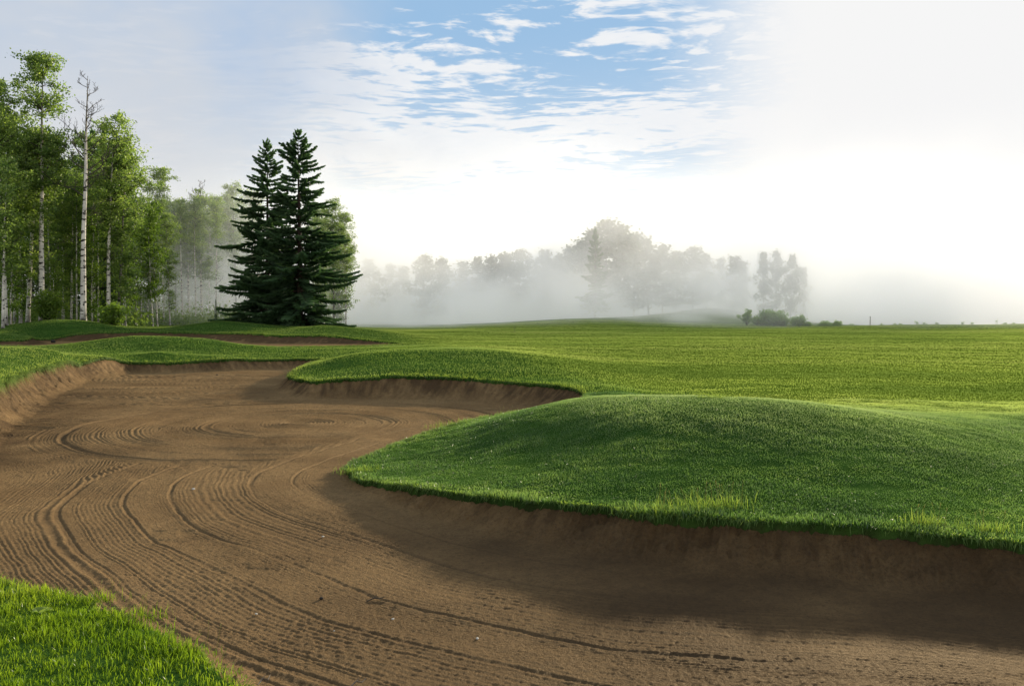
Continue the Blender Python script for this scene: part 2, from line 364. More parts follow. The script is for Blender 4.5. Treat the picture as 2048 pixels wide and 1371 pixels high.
# lake bed, far shore
for u, Y, z in [(1750, 150, .9), (2050, 145, .7), (2300, 145, .7), (1900, 220, .2), (2200, 220, .2), (1650, 230, 1.2), (1800, 300, .6), (2200, 300, .6), (1700, 345, 1.9), (2200, 345, 1.9), (1400, 260, 3), (900, 260, 2.5), (600, 260, 3), (1000, 500, 6), (2000, 500, 5), (0, 500, 8), (-1200, 300, 5), (3000, 400, 3)]:
    pts.append(((u-CX)/F*Y, Y, z))
pts += [(-4, 3.6, .36), (-6, 5.2, .40), (-3, 2, .5), (0, 1.5, .6), (0, -2, .7), (-9, 3, .6), (8, 0, .7), (13, 4, .5), (14, 8, .45), (-14, -3, .9), (-14, 8, 1.0), (-18, 14, 1.3), (-26, 25, 1.4)]
pts = np.array(pts)
def warp(x, y):
    yy = np.maximum(y, -4.5) + 6.0
    return np.stack([x/yy, 0.6*np.log(yy)], -1)
CW = warp(pts[:, 0], pts[:, 1])
def tps_k(r2): return 0.5*r2*np.log(r2 + 1e-12)
nP = len(pts)
K = tps_k(((CW[:, None]-CW[None])**2).sum(-1)) + np.eye(nP)*2e-5
PP = np.concatenate([np.ones((nP, 1)), CW], 1)
A = np.zeros((nP+3, nP+3)); A[:nP, :nP] = K; A[:nP, nP:] = PP; A[nP:, :nP] = PP.T
SOL = np.linalg.solve(A, np.concatenate([pts[:, 2], np.zeros(3)]))
def tps_eval(w):
    out = np.empty(len(w))
    for i in range(0, len(w), 20000):
        q = w[i:i+20000]
        r2 = np.maximum((q**2).sum(-1)[:, None] + (CW**2).sum(-1)[None] - 2*q @ CW.T, 0)
        out[i:i+20000] = tps_k(r2) @ SOL[:nP] + SOL[nP] + q @ SOL[nP+1:]
    return out
TA0, TA1, TB0, TB1, TNA, TNB = -1.7, 1.5, 0.6*math.log(1.4), 0.6*math.log(3700.0), 420, 520
_ta, _tb = np.meshgrid(np.linspace(TA0, TA1, TNA), np.linspace(TB0, TB1, TNB))
TABLE = tps_eval(np.stack([_ta.ravel(), _tb.ravel()], -1)).reshape(TNB, TNA)
def turf_raw(x, y):
    """Catmull-Rom look-up in the spline's table"""
    sh = np.shape(x); x = np.ravel(np.asarray(x, float)); y = np.ravel(np.asarray(y, float))
    w = warp(x, y)
    fa = np.clip((w[:, 0]-TA0)/(TA1-TA0)*(TNA-1), 1, TNA-3.001); fb = np.clip((w[:, 1]-TB0)/(TB1-TB0)*(TNB-1), 1, TNB-3.001)
    ia = fa.astype(int); ib = fb.astype(int); ta = fa-ia; tb = fb-ib
    cr = lambda t: (-.5*t+t*t-.5*t**3, 1-2.5*t*t+1.5*t**3, .5*t+2*t*t-1.5*t**3, -.5*t*t+.5*t**3)
    wa = cr(ta); wb = cr(tb); out = np.zeros(len(x))
    for j in range(4):
        row = 0
        for i in range(4): row = row + wa[i]*TABLE[ib-1+j, ia-1+i]
        out += wb[j]*row
    far = smooth(500, 900, y); out = out*(1-far) + 4.0*far
    return np.clip(out, -1.5, 14).reshape(sh)
def turf(x, y):
    z = turf_raw(x, y)
    amp = np.clip(np.asarray(y)/60, 0.15, 1.0)
    z = z + 0.035*fbm(np.asarray(x)*0.9, np.asarray(y)*0.9, 3, 5)*np.clip(np.asarray(y)/20, 0.4, 1)
    z = z + 0.05*amp*vnoise(np.asarray(x)*0.22, np.asarray(y)*0.3, 9)*smooth(14, 25, np.asarray(y))
    return z
_BX = (-26.0, -4.0, 0.1)
def fair_mask(x, y):
    """how far the turf is short fairway: 0 on the mounds, 1 out on the open ground"""
    wob = 1.2*fbm(x*0.25, y*0.25, 3, 131)
    yb = np.where(x > 1.5, 15.0 + 0.05*np.maximum(x-4, 0) - 0.22*np.maximum(x-7, 0)**1.2, 0)
    right = smooth(-0.6, 3.2, y - yb + wob*0.6) * smooth(-0.6, 3.6, x - (2.0 - 0.30*(y-21)) + wob)
    right = right * np.where(y > 21, 1, smooth(0.5, 3.5, x - 2.2 + 0.2*wob))
    far = smooth(38, 52, y)*smooth(-0.16, -0.05, x/np.maximum(y, 1))
    return np.clip(np.maximum(right, far), 0, 1)
def soft_noise_sd(x, y): return 0.10*fbm(x*1.6, y*1.6, 3, 31) + 0.07*fbm(x*7, y*7, 3, 33)

# ------------------------------------------------------------------ turf sheet
nearY = -5 + 3*np.exp(np.arange(720)*0.004)
farY = [nearY[-1]]
while farY[-1] < 3500: farY.append(farY[-1] + (farY[-1]+5)*0.012)
rowsY = np.concatenate([nearY, farY[1:]])
S = np.linspace(-1.25, 1.25, 900)
Yg, Sg = np.meshgrid(rowsY, S, indexing='ij'); Xg = Sg*(Yg + 6)
Zg = turf(Xg, Yg)
sdn = soft_noise_sd(Xg, Yg)
sd1 = bk1(Xg, Yg) + sdn; sd2 = bk2(Xg, Yg) + sdn*2
drop = np.clip(np.maximum(sd1, 0)*9, 0, 1.3) + np.clip(np.maximum(sd2, 0)*6, 0, 1.6)
soil = smooth(-0.02, 0.03, np.maximum(sd1, sd2))
fair = fair_mask(Xg, Yg)
Vg = np.stack([Xg, Yg, Zg - drop], -1).reshape(-1, 3)
fc = grid_faces(*Xg.shape)
smax = np.maximum(sd1, sd2).ravel()
keep = (smax[fc].min(1) < 0.45)
fc = fc[keep]
used = np.zeros(len(Vg), bool); used[fc.ravel()] = True; remap = np.cumsum(used)-1
ground = link('ground', make_mesh('ground', Vg[used], [remap[fc]], [M['turf']], {'soil': soil.ravel()[used], 'fair': fair.ravel()[used]}, True))
tag(ground, 'rolling green turf of the golf course with smooth mounds', kind='structure')

# ------------------------------------------------------------------ sand
def raked(x, y, sd):
    """groove height and groove mask, metres"""
    w1 = 0.22*fbm(x*0.35, y*0.35, 2, 51); w2 = 0.02*fbm(x*3, y*3, 2, 52)
    dn = bil(NOSE, bk1.x0, bk1.y0, bk1.h, x, y, 9.0)
    cen = [(-4.7, 17.4), (-10.5, 15.2), (-9.0, 27.0)]
    sc = [(1.0, 1.0), (1.0, 1.1), (0.55, 1.3)]
    reach = [5.2, 3.4, 9.0]
    psi = dn + w1 + w2; lab = np.zeros(x.shape)
    for i in range(3):
        d = np.sqrt(((x-cen[i][0])*sc[i][0])**2 + ((y-cen[i][1])*sc[i][1])**2)
        use = (d + 0.9*fbm(x*0.35, y*0.35, 3, 60+i)) < reach[i]
        if i == 0: use &= dn > 1.6
        if i == 1: use &= dn > 4.6
        use &= (lab == 0)
        psi = np.where(use, d + w1*0.8 + w2, psi); lab = np.where(use, i+1, lab)
    psi = psi + 0.30*vnoise(psi*1.3, lab*5.0, 77) + 0.12*vnoise(psi*4.1, lab*5.0, 74)
    st = np.floor(psi/0.74 + lab*17); fr = psi/0.74 + lab*17 - st
    rnd = _hash(st, st*0+3, 71); rnd2 = _hash(st, st*0+5, 72)
    lam = (0.037 + 0.012*rnd2)*np.where(lab > 0, 1.75, 1.0)*np.where((lab == 0), 1 + 0.5*smooth(11, 16, y), 1)
    ph = psi/lam + rnd*7 + 0.18*fbm(x*3.5, y*3.5, 2, 78)
    g = np.cos(2*PI*ph)*(0.30 + 1.15*_hash(np.floor(ph+.5), st, 79))
    rnd3 = _hash(st, st*0+9, 73)
    amp = (0.45 + 0.55*rnd3) * (0.50 + 0.50*smooth(-0.45, 0.2, fbm(x*0.7, y*0.7, 3, 75) + 0.05)) * (0.55 + 0.45*smooth(0, .12, np.minimum(fr, 1-fr)))
    on = (rnd2 > 0.66)
    cut = smooth(-.40, .0, fbm(x*0.3, y*0.3, 2, 76))
    deep = np.exp(-((fr-0.05)/0.034)**2) * on * (0.3 + rnd) * cut
    far = np.clip(y/12, 0.6, 2.0)
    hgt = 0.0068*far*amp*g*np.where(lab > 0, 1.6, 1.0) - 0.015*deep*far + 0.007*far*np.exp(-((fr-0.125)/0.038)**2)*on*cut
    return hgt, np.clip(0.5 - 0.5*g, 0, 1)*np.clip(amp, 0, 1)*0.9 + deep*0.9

def sand_height(bk, x, y, zt, detail=True):
    sdn = soft_noise_sd(x, y)*(1 if bk is bk1 else 2)
    sd = bk(x, y) + sdn
    fl = bk.floor + 0.05*fbm(x*0.25, y*0.25, 2, 41)
    lip = np.maximum(zt - 0.07 - fl, 0.0)
    w = (0.22 + 1.45*lip) * (1 if bk is bk1 else 2.2)
    t = np.clip(sd/w, 0, 1)
    face = (1-t)**1.7
    z = fl + lip*face
    z = np.where(sd <= 0, np.minimum(zt-0.07, fl+lip) + np.maximum(sd, -0.5)*1.5, z)
    band = np.clip(face*2.2, 0, 1)*(1-0.3*face)
    arc = bil(bk.arc, bk.x0, bk.y0, bk.h, x, y, 0.0)
    ero = smooth(-5.5, -9.5, x)*smooth(34, 26, y) if bk is bk1 else 0.35
    run = fbm(arc*3.2, sd*0.9, 3, 45)
    z = z + band*(0.05 + 0.30*ero)*np.minimum(run, 0.12)*(1-0.5*face)
    z = z - band*0.07*np.abs(fbm(x*5, y*2.2, 3, 43)) - band*0.035*fbm(x*14, y*14, 3, 44) - band*0.02*np.cos(arc*95 + 3*fbm(x*2, y*2, 2, 46))*smooth(-.2, .2, fbm(x*.9, y*.9, 2, 49))*0.5
    groove = np.zeros(x.shape)
    if detail:
        hg, groove = raked(x, y, sd)
        flat = smooth(0.55, 1.0, sd/w)
        vf = np.clip(0.3*band*(sd > 0), 0, 1)
        z = z + hg*flat; groove = groove*flat
        c = fbm(x*26, y*26, 3, 81, 0.6)
        clod = smooth(-0.1, 0.5, fbm(x*0.7, y*0.9, 3, 83) + 0.1)
        z = z + (0.002 + 0.005*clod)*c + 0.0040*fbm(x*46, y*46, 2, 82)
        foot = smooth(0.30, 0.42, vnoise(x*1.1, y*1.1, 90))
        z = z - foot*0.008*smooth(0, .3, vnoise(x*6, y*6, 91))
        z = z + 0.02*fbm(x*1.6, y*1.6, 2, 86)*flat
    shade_tone = np.clip(1.25*(1 - np.maximum(sd, 0)/(0.95*w + 0.05)), 0, 1)**0.8*np.clip(lip/0.25, .35, 1)*(1 if bk is bk1 else 2.2) * (0.72 + 0.5*fbm(x*2.5, y*2.5, 3, 47) + 0.75*fbm(arc*9, sd*2.5, 3, 50))  # shade of the faces under the lips, put into the sand colour
    if bk is bk1: shade_tone = np.maximum(shade_tone, 1.0*smooth(3.6, 0.4, sd)*smooth(-5, -9, x)*smooth(30, 20, y)*smooth(10, 14, y)*(0.7+0.8*fbm(x*1.5, y*1.5, 3, 48)))  # darker patch along the foot of the left bank
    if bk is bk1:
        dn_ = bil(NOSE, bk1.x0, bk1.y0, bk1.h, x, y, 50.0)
        shade_tone = np.maximum(shade_tone, (0.50*smooth(6.5, 1.2, dn_) + 0.60)*smooth(-4.5, 2.5, x)*smooth(11, 8, y)*(0.9 + 0.5*fbm(x*0.9, y*1.6, 4, 53)))  # mound's shade carried on over the near right sand as darker colour
    if bk is bk1: shade_tone = np.maximum(shade_tone, smooth(-5.5, -8, x)*smooth(36, 30, y)*band*(0.72 + 0.9*fbm(arc*6, sd*2, 3, 54)))  # darker streaks down the left face
    shade_tone = np.clip(shade_tone, 0, 1)
    return z, sd, groove, shade_tone

def sand_sheet(name, bk, X, Y, detail, label):
    zt = turf(X, Y)
    z, sd, gr, shade_tone = sand_height(bk, X, Y, zt, detail)
    fc = grid_faces(*X.shape); s = sd.ravel()
    fc = fc[s[fc].max(1) > -0.35]
    V = np.stack([X, Y, z], -1).reshape(-1, 3)
    used = np.zeros(len(V), bool); used[fc.ravel()] = True; rm = np.cumsum(used)-1
    o = link(name, make_mesh(name, V[used], [rm[fc]], [M['sand']], {'groove': gr.ravel()[used], 'shade_tone': shade_tone.ravel()[used]}, True))
    return tag(o, label, kind='structure')
ys = [2.4]
while ys[-1] < 41: ys.append(ys[-1] + (0.0115 if ys[-1] < 9.5 else 0.0115 + (ys[-1]-9.5)*0.0024))
Yg, Sg = np.meshgrid(np.array(ys), np.linspace(-0.90, 0.86, 1450), indexing='ij'); Xg = Sg*(Yg + 3.0)
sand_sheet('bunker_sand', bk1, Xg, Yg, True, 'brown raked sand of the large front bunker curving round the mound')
Yg, Xg = np.meshgrid(np.linspace(45, 65, 150), np.linspace(-38, -5, 330), indexing='ij')
sand_sheet('bunker_sand', bk2, Xg, Yg, False, 'brown sand of the far bunker below the spruces')

# ------------------------------------------------------------------ grass blades
def blades(name, x, y, z, hgt, wid, mat, label, tint, seg=1, lean=0.35, hang=None, obj_name=None, fair=None, dewy=None):
    n = len(x)
    az = rng.uniform(0, 2*PI, n); la = rng.uniform(0, 2*PI, n)
    ln = hgt*np.abs(rng.normal(0, lean, n))
    dx = np.cos(la)*ln; dy = np.sin(la)*ln
    if hang is not None: dx = dx + hang[0]*hgt; dy = dy + hang[1]*hgt
    wx = np.cos(az)*wid*0.5; wy = np.sin(az)*wid*0.5
    b = np.stack([x, y, z - 0.006], -1)
    W = np.stack([wx, wy, np.zeros(n)], -1)
    if seg == 1:
        tip = b + np.stack([dx, dy, hgt], -1)
        V = np.stack([b-W, b+W, tip], 1).reshape(-1, 3)
        f = [np.arange(n)[:, None]*3 + np.arange(3)]
        hv = np.tile([0, 0, 1.0], n); tv = np.repeat(tint, 3)
    else:
        hb = np.sqrt(np.maximum(hgt**2 - 0.35*ln**2, (0.5*hgt)**2))
        mid = b + np.stack([dx*0.32, dy*0.32, hb*0.58], -1)
        tip = b + np.stack([dx, dy, hb*np.where(ln > 0.7*hgt, 0.78, 1.0)], -1)
        V = np.stack([b-W*0.8, b+W*0.8, mid-W*0.85, mid+W*0.85, tip], 1).reshape(-1, 3)
        i = np.arange(n)[:, None]*5
        f = [i + np.array([[0, 1, 3, 2]]), i + np.array([[2, 3, 4]])]
        hv = np.tile([0, 0, .55, .55, 1.0], n); tv = np.repeat(tint, 5)
    at_ = {'tint': tv, 'hgt': hv}
    if fair is not None: at_['fair'] = np.repeat(fair, 3 if seg == 1 else 5)
    if dewy is not None: at_['dewy'] = np.repeat(dewy, 3 if seg == 1 else 5)
    o = link(obj_name or name, make_mesh(name, V, f, [mat], at_))
    if label: tag(o, label, 'grass', kind='stuff')
    return o
def scatter(n, ylo, yhi, xfun, power):
    """n points, density falling with distance as Y**-power"""
    u = rng.random(n); a = 2 - power
    y = (ylo**a + u*(yhi**a - ylo**a))**(1/a) if abs(a) > 1e-6 else ylo*(yhi/ylo)**u
    lo, hi = xfun(y); return lo + rng.random(n)*(hi-lo), y
def fan(y): return -0.74*y-0.6, 0.74*y+0.6
def patch_tint(x, y, base, s=1.0):
    return np.clip(base + 0.50*fbm(x*0.6*s, y*0.9*s, 4, 101) + 0.42*fbm(x*3*s, y*4*s, 3, 102) + rng.normal(0, 0.14, len(x)), 0, 1)

# front left corner: long bright grass
n = 105000
x = rng.uniform(-5.6, -0.9, n); y = rng.uniform(2.9, 6.9, n)
sd = bk1(x, y) + soft_noise_sd(x, y)
dens = smooth(-0.5, 0.15, fbm(x*3, y*3, 3, 111) + 0.15)
k = ((sd < 0.05) & (rng.random(n) < 0.25 + 0.75*dens)) | ((sd < 0.16) & (rng.random(n) < 0.12))
k &= (x/y > -0.98)
x, y, sd = x[k], y[k], sd[k]; z = turf(x, y)
hh = (0.032 + 0.040*rng.random(len(x)) + 0.05*(rng.random(len(x)) < .10)*rng.random(len(x))) * (0.80 + 0.8*vnoise(x*2, y*2, 112) + 0.7*fbm(x*7, y*7, 2, 117))
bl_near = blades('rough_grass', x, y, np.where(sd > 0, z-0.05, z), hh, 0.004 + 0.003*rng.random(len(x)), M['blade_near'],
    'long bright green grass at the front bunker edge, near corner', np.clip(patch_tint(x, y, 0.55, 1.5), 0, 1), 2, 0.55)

# front mound: dewy mown rough
n = 940000
x, y = scatter(n, 6.2, 20, lambda y: (np.full(len(y), -4.2), 0.72*y+4.2), 1.0)
sd = bk1(x, y) + soft_noise_sd(x, y)
k = (sd < 0.05) & (y < 18.6) & (x > -4.0)
x, y, sd = x[k], y[k], sd[k]; z = turf(x, y); fr = fair_mask(x, y)
edge = smooth(-0.35, -0.02, sd)
hh = (0.019 + 0.015*rng.random(len(x)))*(1 + 1.3*edge*(0.5+rng.random(len(x)))) * (0.85 + 0.6*vnoise(x*1.3, y*1.3, 113) + 0.5*fbm(x*5, y*5, 2, 114)) * (1-0.3*fr)
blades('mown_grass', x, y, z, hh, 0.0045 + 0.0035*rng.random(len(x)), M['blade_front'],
    'dewy dark green grass covering the front mound', np.clip(patch_tint(x, y, 0.42) + 0.25*edge, 0, 1), 2, 0.5, fair=fr, dewy=np.clip(smooth(.62, 1.0, z + .10*fbm(x*1.2, y*1.2, 3, 115)) + .5*smooth(2.5, 6, x)*smooth(8, 10, y), 0, 1))  # dewy also holds the light on crest and right side, as paler tips
# everything beyond it: second mound, far lips, left bank, fairway
n = 1330000
x, y = scatter(n, 15.5, 126, lambda y: (-0.72*y-2, 0.74*y+4.5), 1.0)
sd = np.maximum(bk1(x, y) + soft_noise_sd(x, y), bk2(x, y))
k = (sd < 0.05) & ~((y < 18.6) & (x > -4.0))
x, y, sd = x[k], y[k], sd[k]; z = turf(x, y); fr = fair_mask(x, y)
edge = smooth(-0.5, -0.02, sd); leftb = smooth(-5, -14, x)*smooth(38, 30, y)
streak = fbm(x*0.07, y*0.50 + 0.05*x, 4, 121)
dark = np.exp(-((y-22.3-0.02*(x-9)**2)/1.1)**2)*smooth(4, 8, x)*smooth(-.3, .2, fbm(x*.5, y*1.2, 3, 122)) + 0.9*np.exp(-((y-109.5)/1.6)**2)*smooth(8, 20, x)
tint = np.clip(0.48 + 0.50*fr*streak + 0.35*(1-fr)*fbm(x*.3, y*.5, 3, 123) + 0.25*fbm(x*1.5, y*2.5, 2, 124) + rng.normal(0, .13, len(x))*(1-.55*fr) - 0.45*fr*smooth(-.02, .32, fbm(x*.035+.02*y, y*.11, 3, 125)) + 0.12*fr + 0.22*smooth(25, 90, y)*fr + 0.25*edge + 0.35*leftb - 0.6*dark, 0, 1)  # fairway tint rises with distance: haze and light put into the colour
hh = (0.024 + 0.018*rng.random(len(x)))*(1 + 0.005*y)*(1 + 0.9*edge)*(1-0.25*fr)
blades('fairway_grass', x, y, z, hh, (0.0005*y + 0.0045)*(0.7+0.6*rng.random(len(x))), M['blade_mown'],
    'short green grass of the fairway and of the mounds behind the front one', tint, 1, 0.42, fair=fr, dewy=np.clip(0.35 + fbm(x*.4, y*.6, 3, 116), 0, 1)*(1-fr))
# fringe hanging over the bunker lips
def fringe(bk, ofs, per_m, lo, hi, ylim):
    P = bk.out; seg = np.linalg.norm(np.roll(P[:, :2], -1, 0)-P[:, :2], axis=1); n = int(seg.sum()*per_m)
    i = rng.choice(len(P), n, p=seg/seg.sum()); t = rng.random(n)[:, None]; q = P[i]*(1-t) + P[(i+1) % len(P)]*t
    d = (np.roll(P, -1, 0)-P)[i, :2]; d /= np.linalg.norm(d, axis=1)[:, None]; nr = np.stack([-d[:, 1], d[:, 0]], -1)
    flip = np.where(bk(q[:, 0]+nr[:, 0]*.2, q[:, 1]+nr[:, 1]*.2) > bk(q[:, 0]-nr[:, 0]*.2, q[:, 1]-nr[:, 1]*.2), 1.0, -1.0); nr *= flip[:, None]
    x = q[:, 0] + nr[:, 0]*rng.normal(-.02, .03, n)*ofs; y = q[:, 1] + nr[:, 1]*rng.normal(-.02, .03, n)*ofs
    sd = bk(x, y) + soft_noise_sd(x, y)*ofs
    x = x - nr[:, 0]*sd; y = y - nr[:, 1]*sd                       # settle on the ragged edge
    k = (y > ylim[0]) & (y < ylim[1]) & (np.abs(x/y) < .78) & (rng.random(n) < .10 + 1.1*(vnoise(x*2.6, y*2.6, 141)+.4))
    x, y, nr = x[k], y[k], nr[k]; n = len(x); z = turf(x, y) - .01
    leftb = smooth(-6, -10, x)*smooth(34, 28, y)
    L = rng.uniform(lo, hi, n)*(1 + 1.9*leftb); out_ = rng.uniform(.25, .9, n); up = rng.uniform(-.75, .55, n)*(1-leftb) + leftb*rng.uniform(-1.2, .2, n)
    w = np.stack([-nr[:, 1], nr[:, 0]], -1)*(0.004+0.0005*y)[:, None]*.6
    b = np.stack([x, y, z], -1); o3 = np.stack([nr[:, 0], nr[:, 1], np.zeros(n)], -1); W = np.stack([w[:, 0], w[:, 1], np.zeros(n)], -1)
    sl = rng.normal(0, .35, n)[:, None]*np.stack([-nr[:, 1], nr[:, 0], np.zeros(n)], -1)
    mid = b + o3*(L*out_*.45)[:, None] + np.array([0, 0, 1.])*(L*(.25+.3*up))[:, None] + sl*L[:, None]*.4
    tip = b + o3*(L*out_)[:, None] + np.array([0, 0, 1.])*(L*up)[:, None] + sl*L[:, None]
    V = np.stack([b-W, b+W, mid-W*.8, mid+W*.8, tip], 1).reshape(-1, 3); i5 = np.arange(n)[:, None]*5
    return V, i5, n, x, y, leftb
fv, ff4, ff3, ft_, fo = [], [], [], [], 0
for args in ((bk1, 1, 330, .04, .13, (3.5, 40)), (bk2, 2, 110, .10, .22, (46, 64))):
    V, i5, n, x, y, leftb = fringe(*args)
    fv.append(V); ff4.append(i5 + fo + np.array([[0, 1, 3, 2]])); ff3.append(i5 + fo + np.array([[2, 3, 4]])); fo += len(V)
    ft_.append(np.repeat(np.clip(.6 + rng.normal(0, .18, n) + .2*leftb, 0, 1), 5))
fv = np.concatenate(fv); nb = len(fv)//5
o = link('lip_grass', make_mesh('lip_grass', fv, [np.concatenate(ff4), np.concatenate(ff3)], [M['blade_mown']], {'tint': np.concatenate(ft_), 'hgt': np.tile([.2, .2, .6, .6, 1.], nb), 'fair': np.zeros(nb*5)}))
tag(o, 'ragged fringe of grass hanging over the bunker lips', 'grass', kind='stuff')

# ------------------------------------------------------------------ trees
def wood_mesh(name, tb, br, m0, m1):
    """trunk and limbs as one mesh, two materials"""
    vs, fs, mi, off = [], {}, {}, 0
    for mb, k in ((tb, 0), (br, 1)):
        if not mb.n: continue
        vs.append(np.concatenate(mb.v))
        for q, fl in mb.f.items():
            f = np.concatenate(fl) + off; fs.setdefault(q, []).append(f); mi.setdefault(q, []).append(np.full(len(f), k))
        off += mb.n
    return make_mesh(name, np.concatenate(vs), [np.concatenate(fs[q]) for q in fs], [M[m0], M[m1]], None, True, np.concatenate([np.concatenate(mi[q]) for q in fs]))
def trunk_path(Ht, lean, wob=0.10, n=22):
    t = np.linspace(0, 1, n)
    ph = rng.uniform(0, 6, 4)
    px = lean[0]*t**1.2 + wob*(np.sin(t*5+ph[0])-np.sin(ph[0]))*t**.5*0.8 + wob*0.4*np.sin(t*14+ph[1])*t
    py = lean[1]*t**1.2 + wob*(np.sin(t*5+ph[2])-np.sin(ph[2]))*t**.5
    return np.stack([px, py, t*Ht], -1)
def along(path, t):
    n = len(path)-1; f = np.clip(t, 0, 1)*n; i = min(int(f), n-1); return path[i] + (path[i+1]-path[i])*(f-i)
def bez(p0, d, L, n, up=0.25, wob=0.08):
    p = [np.array(p0, float)]; d = np.array(d, float); d /= np.linalg.norm(d)
    for i in range(n):
        d = d + np.array([0, 0, up/n]) + rng.normal(0, wob, 3); d /= np.linalg.norm(d); p.append(p[-1] + d*L/n)
    return np.array(p)
def twigs(mb, base, d, L, r, depth):
    p = bez(base, d, L, 5, 0.35, 0.14)
    mb.tube(p, np.linspace(r, max(r*0.25, 0.012), len(p)), 4)
    if depth > 0:
        for i in range(2, 6):
            for _ in range(1 if rng.random() < .8 else 2):
                q = p[i] - p[i-1]; q /= np.linalg.norm(q); s = rng.normal(size=3); s[2] = abs(s[2])*0.6; s /= np.linalg.norm(s)
                twigs(mb, p[i], q*0.6 + s*0.8, L*rng.uniform(.28, .5), r*0.45, depth-1)

def make_aspen(Ht, r0=0.22, lean=(0, 0), zones=((0.45, 1.0, 1.8, 40),), clump=44, leaf=0.145, sig=0.42, bark='bark_white', leafm='leaf_aspen', bare=None, tshift=0.0, hang=0.0, el=(0.15, 0.75), stub=8, wob=0.10):
    """zones: (from, to, limb length, limb count) as fractions of the height"""
    path = trunk_path(Ht, lean, wob)
    t = np.linspace(0, 1, len(path))
    tb = MB(); rad = r0*np.clip(1-t, 0.03, 1)**0.75; rad[0] *= 1.18
    tb.tube(path, rad, 10)
    br = MB(); cr = MB()
    for (z0, z1, L0, cnt) in zones:
        for i in range(cnt):
            tt = z0 + (z1-z0)*((i + rng.random())/cnt)
            prof = math.sin(PI*min(1, max(0.0, 0.12 + 0.80*(tt-z0)/max(z1-z0, .01))))**0.6
            L = L0*prof*rng.uniform(0.40, 1.25)
            a = rng.uniform(0, 2*PI); e = rng.uniform(*el)
            p = bez(along(path, min(tt, 0.985)), (math.cos(a)*math.cos(e), math.sin(a)*math.cos(e), math.sin(e)), L, 5, 0.3 - hang, 0.09)
            br.tube(p, np.linspace(max(0.012, 0.018*L + 0.012), 0.008, 6), 5)
            ncl = max(2, int(1.2 + L*2.0))
            for c in range(ncl):
                s = rng.uniform(0.45, 1.05); q = along(p, min(1, s)) + rng.normal(0, 0.22*sig/0.42 + 0.10*L*(s > .4), 3)*np.array([1, 1, 0.7])
                m = int(clump*rng.uniform(0.5, 1.35)); sg = sig*rng.uniform(0.45, 1.0)
                cen = q + rng.normal(size=(m, 3))*np.array([sg, sg, sg*0.62])
                cen[:, 2] -= hang*np.abs(rng.normal(0, 0.5, m))
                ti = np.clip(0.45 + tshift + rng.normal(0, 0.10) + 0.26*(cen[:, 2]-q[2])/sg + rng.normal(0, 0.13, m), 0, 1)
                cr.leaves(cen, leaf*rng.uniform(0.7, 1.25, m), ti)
    for i in range(stub):
        tt = rng.uniform(0.25, zones[0][0]+0.25 if zones else .6); a = rng.uniform(0, 2*PI)
        twigs(br, along(path, tt), (math.cos(a), math.sin(a), rng.uniform(-.2, .35)), rng.uniform(.6, 1.9), 0.03, 1)
    if bare:
        z0, z1, cnt, L0 = bare
        for i in range(cnt):
            tt = z0 + (z1-z0)*(i+rng.random())/cnt; a = rng.uniform(0, 2*PI)
            L = L0*(1-0.75*(tt-z0)/(z1-z0))*rng.uniform(.6, 1.1); e = rng.uniform(.25, .8)
            twigs(br, along(path, tt), (math.cos(a)*math.cos(e), math.sin(a)*math.cos(e)*0.8, math.sin(e)), L, 0.075*(1-0.6*(tt-z0)/(z1-z0)), 2)
    tm = wood_mesh('aspen_trunk', tb, br, bark, 'twig')
    cm = cr.mesh('aspen_crown', [M[leafm]]) if cr.n else None
    return tm, cm
def plant_tree(meshes, name, u, Y, label, cat='tree', group=None, rz=0.0, scale=1.0, X=None, sink=0.05):
    x = (u-CX)/F*Y if X is None else X
    z = float(turf(np.array([x]), np.array([Y]))[0]) - sink
    o = empty(name, (x, Y, z), label, cat, group, rz, scale)
    for nm, me in zip(('trunk', 'crown'), meshes):
        if me is not None: link(nm, me, o)
    return o
def hgt_for(u, Y, topv):
    x = (u-CX)/F*Y; return at(u, topv, Y)[2] - float(turf(np.array([x]), np.array([Y]))[0])
def ldx(u0, u1, Y): return (u1-u0)/F*Y

G_ASP = 'aspens along the left edge of the wood'
# the main trunks one can tell apart
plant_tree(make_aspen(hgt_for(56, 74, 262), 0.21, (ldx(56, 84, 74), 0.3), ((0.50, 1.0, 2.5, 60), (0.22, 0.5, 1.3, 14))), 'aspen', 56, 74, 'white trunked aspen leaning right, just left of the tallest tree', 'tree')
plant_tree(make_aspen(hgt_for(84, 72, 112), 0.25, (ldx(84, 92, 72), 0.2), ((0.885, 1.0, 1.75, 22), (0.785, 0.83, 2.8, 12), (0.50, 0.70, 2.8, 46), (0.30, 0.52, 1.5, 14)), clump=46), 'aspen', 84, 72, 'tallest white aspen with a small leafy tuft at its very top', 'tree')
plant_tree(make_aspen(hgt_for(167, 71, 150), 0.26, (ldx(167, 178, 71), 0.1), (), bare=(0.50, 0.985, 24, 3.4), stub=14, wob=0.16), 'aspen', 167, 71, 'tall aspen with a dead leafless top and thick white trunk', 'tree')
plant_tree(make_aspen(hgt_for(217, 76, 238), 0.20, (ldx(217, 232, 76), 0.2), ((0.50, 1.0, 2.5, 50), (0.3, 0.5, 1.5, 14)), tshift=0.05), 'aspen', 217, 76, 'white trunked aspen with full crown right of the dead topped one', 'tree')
plant_tree(make_aspen(hgt_for(236, 77, 285), 0.16, (ldx(236, 262, 77), 0.0), ((0.40, 1.0, 2.3, 52), (0.15, 0.40, 1.3, 16)), bark='bark_dark'), 'aspen', 236, 77, 'aspen with dark scarred trunk at the right end of the bright green group', 'tree')
